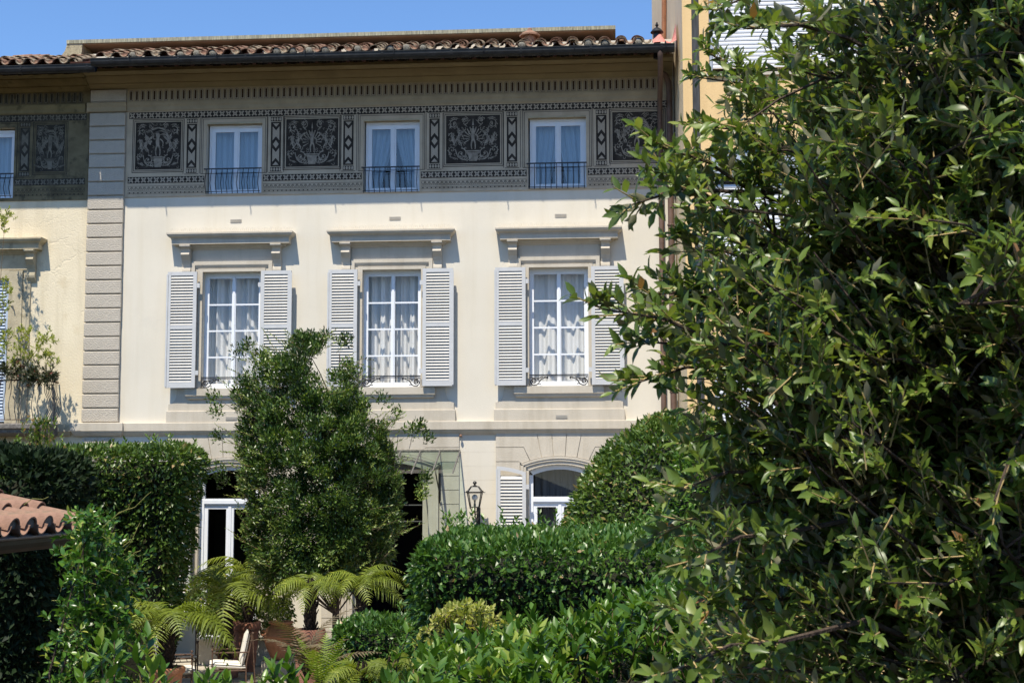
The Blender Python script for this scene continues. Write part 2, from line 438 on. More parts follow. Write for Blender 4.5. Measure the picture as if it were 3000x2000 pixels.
class MB:
    def __init__(self):
        self.v, self.f = [], []

    def add(self, vs, fs):
        o = len(self.v)
        self.v += [tuple(map(float, p)) for p in vs]
        self.f += [tuple(i + o for i in f) for f in fs]
        return self

    def box(self, x0, x1, y0, y1, z0, z1):
        return self.add([(x0, y0, z0), (x1, y0, z0), (x1, y1, z0), (x0, y1, z0), (x0, y0, z1), (x1, y0, z1), (x1, y1, z1), (x0, y1, z1)],
                        [(0, 3, 2, 1), (4, 5, 6, 7), (0, 1, 5, 4), (1, 2, 6, 5), (2, 3, 7, 6), (3, 0, 4, 7)])

    def cbox(self, x0, x1, y0, y1, z0, z1, c):
        """box whose front (low y) edges are chamfered by c"""
        v = [(x0, y1, z0), (x1, y1, z0), (x1, y1, z1), (x0, y1, z1),
             (x0, y0 + c, z0), (x1, y0 + c, z0), (x1, y0 + c, z1), (x0, y0 + c, z1),
             (x0 + c, y0, z0 + c), (x1 - c, y0, z0 + c), (x1 - c, y0, z1 - c), (x0 + c, y0, z1 - c)]
        f = [(0, 3, 2, 1), (8, 9, 10, 11), (4, 5, 9, 8), (5, 6, 10, 9), (6, 7, 11, 10), (7, 4, 8, 11),
             (0, 1, 5, 4), (1, 2, 6, 5), (2, 3, 7, 6), (3, 0, 4, 7)]
        return self.add(v, f)

    def prism_y(self, poly, y0, y1):
        """polygon of (x, z), extruded between y0 (front) and y1"""
        n = len(poly)
        a = sum(poly[i][0] * poly[(i + 1) % n][1] - poly[(i + 1) % n][0] * poly[i][1] for i in range(n))
        if a < 0:
            poly = poly[::-1]
        vs = [(x, y0, z) for x, z in poly] + [(x, y1, z) for x, z in poly]
        fs = [tuple(range(n)), tuple(range(2 * n - 1, n - 1, -1))]
        fs += [(i, i + n, (i + 1) % n + n, (i + 1) % n) for i in range(n)]
        return self.add(vs, fs)

    def prism_x(self, poly, x0, x1):
        """polygon of (y, z), extruded along x"""
        n = len(poly)
        vs = [(x0, y, z) for y, z in poly] + [(x1, y, z) for y, z in poly]
        fs = [tuple(range(n)), tuple(range(2 * n - 1, n - 1, -1))]
        fs += [(i, i + n, (i + 1) % n + n, (i + 1) % n) for i in range(n)]
        return self.add(vs, fs)

    def stack(self, x0, x1, prof, y=0.0, back=0.02, ends=(1, 1)):
        """moulding with returned ends: prof is a list of (z, projection) from the top down"""
        vs, fs = [], []
        for z, p in prof:
            vs += [(x0 - p * ends[0], y + back, z), (x0 - p * ends[0], y - p, z), (x1 + p * ends[1], y - p, z), (x1 + p * ends[1], y + back, z)]
        k = len(prof)
        fs.append((0, 1, 2, 3))
        fs.append(tuple(4 * (k - 1) + i for i in (3, 2, 1, 0)))
        for i in range(k - 1):
            a, b = 4 * i, 4 * i + 4
            for j in range(4):
                fs.append((a + j, b + j, b + (j + 1) % 4, a + (j + 1) % 4))
        return self.add(vs, fs)

    def tube(self, pts, r, n=6, cap=True):
        pts = [Vector(p) for p in pts]
        rs = r if isinstance(r, (list, tuple)) else [r] * len(pts)
        vs, fs = [], []
        ref = Vector((0.3, 0.2, 0.93))
        for i, p in enumerate(pts):
            d = (pts[min(i + 1, len(pts) - 1)] - pts[max(i - 1, 0)])
            if d.length < 1e-9:
                d = Vector((0, 0, 1))
            d.normalize()
            if abs(d.dot(ref)) > 0.95:
                ref = Vector((1, 0.1, 0))
            u = d.cross(ref).normalized()
            w = d.cross(u)
            ref = -u.cross(d) if False else ref
            for k in range(n):
                a = 2 * math.pi * k / n
                vs.append(p + (u * math.cos(a) + w * math.sin(a)) * rs[i])
        for i in range(len(pts) - 1):
            for k in range(n):
                fs.append((i * n + k, i * n + (k + 1) % n, (i + 1) * n + (k + 1) % n, (i + 1) * n + k))
        if cap:
            fs.append(tuple(range(n))[::-1])
            fs.append(tuple((len(pts) - 1) * n + k for k in range(n)))
        return self.add(vs, fs)

    def lathe(self, prof, c=(0, 0, 0), n=24):
        vs, fs = [], []
        for r, z in prof:
            for k in range(n):
                a = 2 * math.pi * k / n
                vs.append((c[0] + r * math.cos(a), c[1] + r * math.sin(a), c[2] + z))
        for i in range(len(prof) - 1):
            for k in range(n):
                fs.append((i * n + k, i * n + (k + 1) % n, (i + 1) * n + (k + 1) % n, (i + 1) * n + k))
        fs.append(tuple(range(n))[::-1])
        fs.append(tuple((len(prof) - 1) * n + k for k in range(n)))
        return self.add(vs, fs)

    def ball(self, c, r, n=8, m=5, sz=1.0):
        prof = [(r * math.sin(math.pi * (i + 0.02) / (m + 0.04)), -r * sz * math.cos(math.pi * (i + 0.02) / (m + 0.04))) for i in range(m + 1)]
        return self.lathe(prof, c, n)

    def quad(self, a, b, c, d):
        return self.add([a, b, c, d], [(0, 1, 2, 3)])

    def moved(self, mat):
        self.v = [tuple(mat @ Vector(p)) for p in self.v]
        return self

    def mesh(self, name, mat=None, smooth=False):
        me = bpy.data.meshes.new(name)
        me.from_pydata(self.v, [], self.f)
        if mat:
            me.materials.append(mat)
        if smooth:
            me.polygons.foreach_set('use_smooth', [True] * len(me.polygons))
            me.set_sharp_from_angle(angle=math.radians(40))
        return me

    def build(self, name, mat, parent=None, smooth=False):
        return place(name, self.mesh(name, mat, smooth), parent)


def place(name, me, parent=None, matrix=None):
    o = bpy.data.objects.new(name, me)
    COL.objects.link(o)
    if matrix is not None:
        o.matrix_basis = matrix
    if parent is not None:
        o.parent = parent
        if parent.parent is None and parent.type == 'EMPTY':
            o.matrix_parent_inverse = Matrix.Translation(-parent.location)
        elif parent.get('_own'):
            o.matrix_parent_inverse = parent.matrix_basis.inverted()
    return o


def tag(o, label=None, cat=None, group=None, kind=None):
    if label:
        o['label'] = label
    if cat:
        o['category'] = cat
    if group:
        o['group'] = group
    if kind:
        o['kind'] = kind
    return o


def thing(name, label, cat, loc=(0, 0, 0), group=None):
    o = bpy.data.objects.new(name, None)
    o.empty_display_size = 0.2
    COL.objects.link(o)
    o.location = loc
    return tag(o, label, cat, group)


def wall_mesh(x0, x1, z0, z1, y0, y1, ops):
    """wall slab with openings (xa, xb, za, zb, rise); rise > 0 gives a segmental arch below zb"""
    mb = MB()
    xs = {x0, x1}
    for xa, xb, za, zb, rise in ops:
        n = 14 if rise else 1
        for i in range(n + 1):
            xs.add(round(xa + (xb - xa) * i / n, 5))
    xs = sorted(x for x in xs if x0 - 1e-6 <= x <= x1 + 1e-6)
    for a, b in zip(xs[:-1], xs[1:]):
        mid = 0.5 * (a + b)
        here = sorted([o for o in ops if o[0] < mid < o[1]], key=lambda o: o[2])
        z = z0
        for xa, xb, za, zb, rise in here:
            if za > z:
                mb.box(a, b, y0, y1, z, za)
            z = zb
            if rise:
                h = 0.5 * (xb - xa)
                R = (h * h + rise * rise) / (2 * rise)
                top = zb - R + math.sqrt(max(R * R - (mid - 0.5 * (xa + xb)) ** 2, 0))
                z = top
        if z < z1:
            mb.box(a, b, y0, y1, z, z1)
    return mb


def arch_pts(cx, half, zt, rise, n=12):
    R = (half * half + rise * rise) / (2 * rise)
    out = []
    for i in range(n + 1):
        x = -half + 2 * half * i / n
        out.append((cx + x, zt - R + math.sqrt(max(R * R - x * x, 0))))
    return out


# ------------------------------------------------------------------ ground
mb = MB()
mb.quad((-400, -400, -0.02), (400, -400, -0.02), (400, 400, -0.02), (-400, 400, -0.02))
g = mb.build('ground', M['soil'])
tag(g, kind='structure')
# ------------------------------------------------------------------ the villa
XL, XR = -10.868, 1.075            # left edge of the corner pilaster, right end at the ochre building
BAY = [-7.832, -4.569, -1.231]     # window axes
ZSTR, ZFR = 4.657, 9.265           # top of the string course, foot of the painted frieze
house = thing('villa', 'cream three-storey villa with grey trim, painted frieze and tiled eaves', 'house', (-4.9, 0.2, 0))

ops = []
MIDZ = (5.345, 7.695)
MIDX = [(-8.428, -7.236), (-5.159, -3.979), (-1.816, -0.645)]
UPX = [(-8.419, -7.264), (-5.171, -4.024), (-1.827, -0.662)]
UPZ = [(9.315, 10.79), (9.29, 10.785), (9.312, 10.775)]
for (a, b) in MIDX:
    ops.append((a, b, MIDZ[0], MIDZ[1], 0))
for (a, b), (c, d) in zip(UPX, UPZ):
    ops.append((a, b, c, d, 0))
GH = 0.60
for cx in (BAY[0], BAY[2]):
    ops.append((cx - GH, cx + GH, 0.15, 3.80, 0.12))
ops.append((BAY[1] - 0.75, BAY[1] + 0.75, 0.0, 3.84, 0.17))
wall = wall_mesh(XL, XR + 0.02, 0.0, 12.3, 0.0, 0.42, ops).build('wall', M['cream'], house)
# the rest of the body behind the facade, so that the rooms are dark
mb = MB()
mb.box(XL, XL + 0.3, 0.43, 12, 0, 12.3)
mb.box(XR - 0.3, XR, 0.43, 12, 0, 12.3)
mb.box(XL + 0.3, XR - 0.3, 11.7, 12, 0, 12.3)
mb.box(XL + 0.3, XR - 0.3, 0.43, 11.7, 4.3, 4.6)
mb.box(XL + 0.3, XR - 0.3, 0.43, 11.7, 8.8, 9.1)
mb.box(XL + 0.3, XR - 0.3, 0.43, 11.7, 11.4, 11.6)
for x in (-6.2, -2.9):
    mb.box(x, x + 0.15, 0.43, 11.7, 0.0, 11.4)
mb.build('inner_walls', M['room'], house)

# --- corner pilaster of hammered stones
mb = MB()
mb.box(-10.85, -10.13, -0.03, 0.02, 4.66, 11.02)
mb.box(-10.86, -10.12, -0.045, 0.02, 11.26, 11.52)
mb.build('pilaster_backing', M['trim'], house)
zq = np.linspace(4.665, 11.035, 23)
qm = []
for k in range(4):
    q = MB()
    q.cbox(-0.3775, 0.3775, -0.045, 0.0, 0.011, zq[1] - zq[0] - 0.011, 0.014)
    qm.append(q.mesh('quoin_stone', M['quoin']))
for i in range(22):
    place('quoin_stone', qm[i % 4], house, Matrix.Translation((-10.49 + random.uniform(-.004, .004), -0.032 + random.uniform(-.004, .004), zq[i])))
mb = MB()
mb.cbox(-10.865, -10.115, -0.075, -0.046, 11.27, 11.51, 0.01)
mb.build('pilaster_cap_block', M['quoin'], house)
mb = MB()
mb.cbox(-10.8, -10.2, -0.06, 0.01, 1.0, 4.36, 0.01)
mb.build('lower_pilaster', M['quoin'], house)

# --- string course (breaks forward over the pilaster)
prof = [(ZSTR, .10), (ZSTR - .012, .115), (ZSTR - .165, .115), (ZSTR - .175, .095), (ZSTR - .20, .085), (ZSTR - .24, .05), (ZSTR - .26, .035), (ZSTR - .27, .0)]
mb = MB()
mb.stack(-10.02, XR - 0.12, prof, 0, ends=(0, 0))
mb.stack(-10.90, -10.08, [(z + 0.003, p + 0.05) for z, p in prof], 0, ends=(1, .6))
mb.build('string_course', M['trim'], house)

# --- frieze slab, its mouldings and the eaves cornice
FY = -0.022
fops = [(a - .001, b + .001, c - .001, d + .001, 0) for (a, b), (c, d) in zip(UPX, UPZ)]
wall_mesh(-10.10, XR, ZFR, 11.05, FY, -0.001, fops).build('frieze_ground', M['frieze'], house)
mb = MB()
mb.prism_x([(0, 11.05), (-.03, 11.05), (-.045, 11.07), (-.045, 11.15), (-.05, 11.155), (-.05, 11.165), (-.055, 11.17), (-.06, 11.24), (-.03, 11.255), (0, 11.255)], -10.10, XR)
mb.prism_x([(0, 11.05), (-.06, 11.05), (-.075, 11.07), (-.075, 11.15), (-.085, 11.17), (-.09, 11.24), (-.06, 11.255), (0, 11.255)], -10.93, -10.102)
mb.build('band_moulding', M['frieze_up'], house)
mb = MB()
mb.box(-10.10, XR, -0.049, -0.0475, 11.153, 11.164)
mb.build('gold_line', M['sgr_gold'], house)
mb = MB()
mb.box(-10.10, XR, -0.028, 0.01, 11.256, 11.53)
mb.build('niche_band', M['frieze_up'], house)


def cornice(mb, x0, x1, dz=0.0, k=1.0):
    p = [(0.03, 11.53), (-.04, 11.53), (-.07, 11.545), (-.11, 11.575), (-.145, 11.60), (-.165, 11.605), (-.165, 11.622), (-.18, 11.625), (-.20, 11.63), (-.245, 11.65), (-.29, 11.685),
         (-.315, 11.715), (-.32, 11.72), (-.34, 11.72), (-.34, 11.74), (-.36, 11.742), (-.42, 11.745), (-.46, 11.755), (-.5, 11.775), (-.5, 11.84), (0.03, 12.0)]
    mb.prism_x([(y * k, z + dz) for y, z in p], x0, x1)


mb = MB()
cornice(mb, -10.88, XR)
mb.build('eaves_cornice', M['cornice'], house, smooth=True)


# --- painted sgraffito: flat colour on the frieze, laid as sheets a few mm thick
class Paint(MB):
    def __init__(self, y, t=0.002):
        super().__init__()
        self.y, self.t = y, t

    def poly(self, pts):
        n = len(pts)
        a = sum(pts[i][0] * pts[(i + 1) % n][1] - pts[(i + 1) % n][0] * pts[i][1] for i in range(n))
        if a < 0:
            pts = pts[::-1]
        self.k = getattr(self, 'k', 0) + 1          # neighbouring strokes never share a plane
        y = self.y - (self.k % 31) * 0.00005
        return self.add([(x, y, z) for x, z in pts], [tuple(range(n))])

    def rect(self, x0, x1, z0, z1):
        return self.poly([(x0, z0), (x1, z0), (x1, z1), (x0, z1)])

    def ring(self, x0, x1, z0, z1, w):
        self.rect(x0, x1, z1 - w, z1)
        self.rect(x0, x1, z0, z0 + w)
        self.rect(x0, x0 + w, z0 + w, z1 - w)
        self.rect(x1 - w, x1, z0 + w, z1 - w)

    def ribbon(self, pts, w0, w1=None, wm=None):
        w1 = w0 if w1 is None else w1
        ws = getattr(self, 'ws', 1.0)
        w0, w1, wm = w0 * ws, w1 * ws, (None if wm is None else wm * ws)
        n = len(pts)
        Lf, Rt = [], []
        for i, (x, z) in enumerate(pts):
            a, b = pts[max(i - 1, 0)], pts[min(i + 1, n - 1)]
            dx, dz = b[0] - a[0], b[1] - a[1]
            l = math.hypot(dx, dz) or 1
            t = i / (n - 1)
            w = w0 + (w1 - w0) * t
            if wm is not None:
                w = w0 * (1 - t) ** 2 + 2 * wm * t * (1 - t) + w1 * t * t
            Lf.append((x - dz / l * w / 2, z + dx / l * w / 2))
            Rt.append((x + dz / l * w / 2, z - dx / l * w / 2))
        for i in range(n - 1):
            self.poly([Rt[i], Rt[i + 1], Lf[i + 1], Lf[i]])

    def disc(self, x, z, rx, rz=None, n=10):
        rz = rz or rx
        self.poly([(x + rx * math.cos(2 * math.pi * i / n), z + rz * math.sin(2 * math.pi * i / n)) for i in range(n)])


def spiral(cx, cz, r, turns, start, sgn, n=26, r1=0.1):
    out = []
    for i in range(n):
        t = i / (n - 1)
        rr = r * (1 - t) + r * r1 * t
        a = start + sgn * turns * 2 * math.pi * t
        out.append((cx + rr * math.cos(a), cz + rr * math.sin(a)))
    return out


def bez(p0, p1, p2, n=9):
    return [((1 - t) ** 2 * p0[0] + 2 * t * (1 - t) * p1[0] + t * t * p2[0], (1 - t) ** 2 * p0[1] + 2 * t * (1 - t) * p1[1] + t * t * p2[1]) for t in [i / (n - 1) for i in range(n)]]


def acanthus(P, x, z, ang, L, S, nl=5):
    """a feathered leaf of curling lobes"""
    tip = (x + L * math.cos(ang), z + L * math.sin(ang))
    P.ribbon(bez((x, z), (x + .5 * L * math.cos(ang + .35 * S), z + .5 * L * math.sin(ang + .35 * S)), tip), .004, .004, .045 * L / .3)
    for i in range(nl):
        t = 0.25 + 0.65 * i / (nl - 1)
        bx, bz = x + L * t * math.cos(ang + .15 * S), z + L * t * math.sin(ang + .15 * S)
        for sd in (-1, 1):
            a = ang + sd * (0.9 - 0.35 * t)
            l = L * (0.34 - 0.16 * t)
            P.ribbon(bez((bx, bz), (bx + .6 * l * math.cos(a), bz + .6 * l * math.sin(a)), (bx + l * math.cos(a - sd * .5), bz + l * math.sin(a - sd * .5))), .005, .003, .036 * L / .3)


def curl(P, x, z, r, a0, S, w=.03, turns=1.35):
    P.ribbon(spiral(x, z, r, turns, a0, S), w, .012)
    P.disc(x, z, r * .18)
    for k in range(6):
        a = a0 + S * (0.5 + k * .8)
        rr = r * (0.98 - .08 * k)
        px, pz = x + rr * math.cos(a), z + rr * math.sin(a)
        l = r * .42
        P.ribbon(bez((px, pz), (px + l * .6 * math.cos(a + S * .2), pz + l * .6 * math.sin(a + S * .2)), (px + l * math.cos(a + S * 1.0), pz + l * math.sin(a + S * 1.0))), .006, .003, .032)


def cherub(P, x, z, h, S=1):
    """a small standing child drawn as light strokes"""
    P.disc(x, z + .86 * h, .085 * h, .1 * h)
    P.disc(x - .02 * h * S, z + .95 * h, .09 * h, .045 * h)
    P.ribbon([(x, z + .78 * h), (x - .01 * h * S, z + .62 * h), (x, z + .42 * h)], .19 * h, .20 * h, .25 * h)
    P.ribbon(bez((x - .03 * h, z + .45 * h), (x - .12 * h * S, z + .25 * h), (x - .05 * h * S, z + .02 * h)), .12 * h, .05 * h)
    P.ribbon(bez((x + .04 * h, z + .45 * h), (x + .13 * h * S, z + .27 * h), (x + .09 * h * S, z + .02 * h)), .12 * h, .05 * h)
    P.ribbon(bez((x + .09 * h * S, z + .72 * h), (x + .28 * h * S, z + .62 * h), (x + .2 * h * S, z + .45 * h)), .075 * h, .05 * h)
    P.ribbon(bez((x - .09 * h * S, z + .72 * h), (x - .25 * h * S, z + .72 * h), (x - .16 * h * S, z + .86 * h)), .075 * h, .045 * h)


def panel_art(P, cx, cz, w, h, kind):
    P.ws = .68
    pr_ = random.Random(int(cx * 100) % 97)
    for _ in range(34):
        ax, az_, rr, aa = pr_.uniform(.06, .47), pr_.uniform(-.47, .47), pr_.uniform(.022, .045), pr_.uniform(0, 6.28)
        for S in (-1, 1):
            P.ribbon(spiral(cx + S * ax * w, cz + az_ * h, rr, .8, aa if S > 0 else math.pi - aa, S, 9, .25), .016, .006)
    for S in (-1, 1):
        # foot scrolls and rising leaves
        curl(P, cx + S * .22 * w, cz - .30 * h, .105 * w, math.pi / 2, S, .03)
        curl(P, cx + S * .40 * w, cz - .22 * h, .07 * w, -math.pi / 2, S, .022)
        P.ribbon(bez((cx + S * .1 * w, cz - .42 * h), (cx + S * .3 * w, cz - .47 * h), (cx + S * .33 * w, cz - .2 * h)), .02, .02, .05)
        acanthus(P, cx + S * .20 * w, cz - .19 * h, math.pi / 2 - S * .55, .27 * h, S)
        acanthus(P, cx + S * .33 * w, cz - .16 * h, math.pi / 2 - S * .15, .30 * h, -S, 6)
        acanthus(P, cx + S * .28 * w, cz - .43 * h, (0 if S > 0 else math.pi) + S * .25, .17 * h, S, 4)
        # upper scrolls
        curl(P, cx + S * .36 * w, cz + .33 * h, .095 * w, math.pi / 2 + S * .6, -S, .026)
        curl(P, cx + S * .40 * w, cz + .08 * h, .06 * w, math.pi, S, .02)
        P.ribbon(bez((cx + S * .38 * w, cz - .12 * h), (cx + S * .2 * w, cz + .12 * h), (cx + S * .30 * w, cz + .27 * h)), .035, .02)
        acanthus(P, cx + S * .30 * w, cz + .05 * h, math.pi / 2 + S * .7, .22 * h, S)
        if kind == 1:
            P.ribbon(spiral(cx + S * .15 * w, cz + .40 * h, .07 * w, 1.2, -math.pi / 2, -S), .022, .01)
        else:
            acanthus(P, cx + S * .2 * w, cz + .34 * h, math.pi / 2 + S * 1.2, .2 * h, S)
    for S in (-1, 1):
        for (ax, az_, an, L_) in ((.12, -.40, .5, .13), (.44, -.36, 1.3, .12), (.43, -.05, 2.0, .13), (.17, .02, .9, .14), (.10, .25, .7, .13), (.26, .44, .1, .12), (.45, .22, 1.8, .12), (.30, -.05, 1.9, .16), (.44, .43, 2.6, .10), (.08, .43, .6, .10)):
            a_ = an if S > 0 else math.pi - an
            acanthus(P, cx + S * ax * w, cz + az_ * h, a_, L_ * h, S, 4)
        curl(P, cx + S * .12 * w, cz - .40 * h, .05 * w, 0, S, .018)
        curl(P, cx + S * .25 * w, cz + .18 * h, .05 * w, math.pi / 2, -S, .018)
        curl(P, cx + S * .17 * w, cz + .42 * h, .045 * w, 0, S, .016)
    P.poly([(cx - .07 * w, cz - .46 * h), (cx + .07 * w, cz - .46 * h), (cx + .10 * w, cz - .27 * h), (cx - .10 * w, cz - .27 * h)])
    P.rect(cx - .13 * w, cx + .13 * w, cz - .26 * h, cz - .235 * h)
    if kind == 1:      # shell niche
        for k in range(13):
            a = math.pi * (-.12 + 1.24 * k / 12)
            P.ribbon([(cx + .06 * w * math.cos(a), cz + .02 * h + .06 * h * math.sin(a)), (cx + .185 * w * math.cos(a), cz + .02 * h + .27 * h * math.sin(a) * .95)], .008, .034)
        cherub(P, cx, cz - .22 * h, .46 * h, 1)
        P.ribbon([(cx, cz + .30 * h), (cx, cz + .44 * h)], .05, .006)
    else:
        for k in range(3):
            P.ribbon(bez((cx + .26 * w, cz - .02 * h), (cx + .24 * w, (cz + .5 * h) - .07 * k), (cx - (.16 - .07 * k) * w, cz + (.36 - .075 * k) * h), 12), .03, .006, .05)
        for k in range(16):
            P.disc(cx - .22 * w + random.uniform(-.07, .07) * w, cz + .12 * h + random.uniform(-.12, .1) * h, .018)
        cherub(P, cx - .01 * w, cz - .23 * h, .52 * h, 1 if kind == 0 else -1)


def cross_band(D, Lg, x0, x1, z0, z1):
    D.rect(x0, x1, z0, z1)
    p = (z1 - z0) * 0.86
    n = max(1, int(round((x1 - x0) / (z1 - z0))))
    s = (x1 - x0) / n
    for i in range(n):
        cx, cz = x0 + s * (i + .5), (z0 + z1) / 2
        r = p / 2
        for a in range(4):
            t = math.pi / 4 + a * math.pi / 2
            Lg.ribbon([(cx + .18 * r * math.cos(t), cz + .18 * r * math.sin(t)), (cx + 1.15 * r * math.cos(t), cz + 1.15 * r * math.sin(t))], .40 * r, .62 * r)
            t += math.pi / 4
            Lg.ribbon([(cx + .25 * r * math.cos(t), cz + .25 * r * math.sin(t)), (cx + .62 * r * math.cos(t), cz + .62 * r * math.sin(t))], .34 * r, .2 * r)


def candela(D, Lg, cx, z0, z1):
    """painted upright strip with arrowheads and a diamond between two small capitals"""
    w = .105
    D.rect(cx - w, cx + w, z0 + .12, z1 - .12)
    zc = (z0 + z1) / 2
    v = (z1 - z0 - .24) / 2
    for S in (-1, 1):
        Lg.poly([(cx - .065, zc + S * v * .94), (cx + .065, zc + S * v * .94), (cx, zc + S * v * .78)])
        Lg.poly([(cx - .07, zc + S * v * .80), (cx, zc + S * v * .62), (cx, zc + S * v * .36), (cx - .07, zc + S * v * .17)])
        Lg.poly([(cx + .07, zc + S * v * .80), (cx, zc + S * v * .62), (cx, zc + S * v * .36), (cx + .07, zc + S * v * .17)])
        zz = zc + S * (v + .06)
        D.rect(cx - w - .005, cx + w + .005, zz - .045, zz + .045)
        for k in range(4):
            Lg.disc(cx - .082 + .055 * k, zz, .022, .036, 8)
        D.rect(cx - w - .04, cx + w + .04, zc + S * (v + .125) - .006, zc + S * (v + .125) + .006)
    Lg.poly([(cx, zc + .085), (cx + .06, zc), (cx, zc - .085), (cx - .06, zc)])
    for xx in (cx - .17, cx + .17):
        D.rect(xx - .005, xx + .005, z0, z1)


def frieze_paint(parent, panels, cands, wins, x0, x1, md, ml, mbn, ma=None, dy=0.0):
    y = FY - .0025 + dy
    D, Lg, Br = Paint(y), Paint(y - .002), Paint(y - .002)
    Ar = Paint(y - .002)
    zP0, zP1 = 9.77, 10.885
    spans, cur = [], x0 + .03
    for (a, b) in wins:
        if a - .06 > cur:
            spans.append((cur, a - .03))
        cur = b + .03
    spans.append((cur, x1 - .02))
    cross_band(D, Lg, x0 + .03, x1 - .02, 10.90, 11.035)
    for a, b in spans:
        cross_band(D, Lg, a, b, 9.55, 9.684)
        D.rect(a, b, 9.49, 9.496)
        D.rect(a, b, 9.40, 9.406)
        D.rect(a, b, 9.335, 9.340)
        D.rect(a, b, 9.365, 9.370)
        n = max(1, int((b - a) / .085))
        for i in range(n):
            cx = a + (i + .5) * (b - a) / n
            D.ribbon([(cx + .03 * math.cos(t), 9.478 - .055 * math.sin(t)) for t in np.linspace(0, math.pi, 7)], .009)
            D.rect(cx + .0385, cx + .0465, 9.415, 9.48)
            if i % 1 == 0:
                D.rect(cx - .012, cx + .012, 9.342, 9.362)
    for i, (a, b, kind) in enumerate(panels):
        D.ring(a, b, zP0, zP1, .014)
        D.ring(a + .032, b - .032, zP0 + .032, zP1 - .032, .012)
        D.rect(a + .065, b - .065, zP0 + .065, zP1 - .065)
        panel_art(Ar, (a + b) / 2, (zP0 + zP1) / 2, b - a - .15, zP1 - zP0 - .15, kind)
    for cx in cands:
        candela(D, Lg, cx, 9.73, 10.89)
    for (a, b) in wins:
        D.ring(a - .11, b + .11, 9.72, 10.90, .011)
        D.ring(a - .075, b + .075, 9.72, 10.865, .009)
    # small painted arches under the cornice
    Dn, Ln, Bn = Paint(-.0305 + dy), Paint(-.0325 + dy), Paint(-.0345 + dy)
    n = int(round((x1 - x0) / .1245))
    for i in range(n):
        cx = x0 + .06 + i * (x1 - x0 - .1) / n

        def arch(P, hw, za, zb):
            pts = [(cx - hw, za), (cx + hw, za)] + [(cx + hw * math.cos(t), zb - hw + hw * math.sin(t)) for t in np.linspace(0, math.pi, 7)]
            P.poly(pts)
        arch(Dn, .040, 11.275, 11.50)
        arch(Ln, .034, 11.281, 11.494)
        arch(Bn, .020, 11.295, 11.48)
    out = []
    for P, nm, mt in ((D, 'painted_dark_ground', md), (Lg, 'painted_borders', ml), (Ar, 'painted_scrollwork', ma or ml), (Dn, 'painted_arch_outline', md), (Ln, 'painted_arch', ml), (Bn, 'painted_arch_filling', mbn)):
        if P.v:
            o = P.build(nm, mt, parent)
            o['kind'] = 'stuff'
            out.append(o)
    return out


cand_x = [-8.725, -6.975, -5.48, -3.72, -2.15, -0.355]
frieze_paint(house, [(-9.97, -8.885, 0), (-6.83, -5.625, 1), (-3.55, -2.325, 1), (-0.20, 0.93, 2)], cand_x, UPX, -10.08, 0.98,
             M['sgr_dark'], M['sgr_light'], M['sgr_brown'], M['sgr_art'])


# --- windows
def curtain_mesh(x0, x1, z0, z1, y, amp, folds, tie=0.0, ph=0.0):
    nx, nz = 56, 10
    v, f = [], []
    for j in range(nz + 1):
        tz = j / nz
        for i in range(nx + 1):
            tx = i / nx
            x = x0 + (x1 - x0) * tx
            if tie:
                sh = tie * (1 - tz) ** 1.3
                x = x0 + (x1 - x0) * (tx * (1 - sh)) if tie > 0 else x0 + (x1 - x0) * (1 - (1 - tx) * (1 + sh * -1 * -1))
            wv = math.sin(tx * folds * 2 * math.pi + ph) + .45 * math.sin(tx * folds * 4.6 * math.pi + 1.3 + ph * 2) + .3 * math.sin(tx * 5 + ph * 3)
            yy = y + amp * wv * (0.75 + .25 * math.sin(3 * tz + ph))
            v.append((x, yy, z0 + (z1 - z0) * tz))
    for j in range(nz):
        for i in range(nx):
            a = j * (nx + 1) + i
            f.append((a, a + 1, a + nx + 2, a + nx + 1))
    m = MB()
    m.v, m.f = v, f
    return m


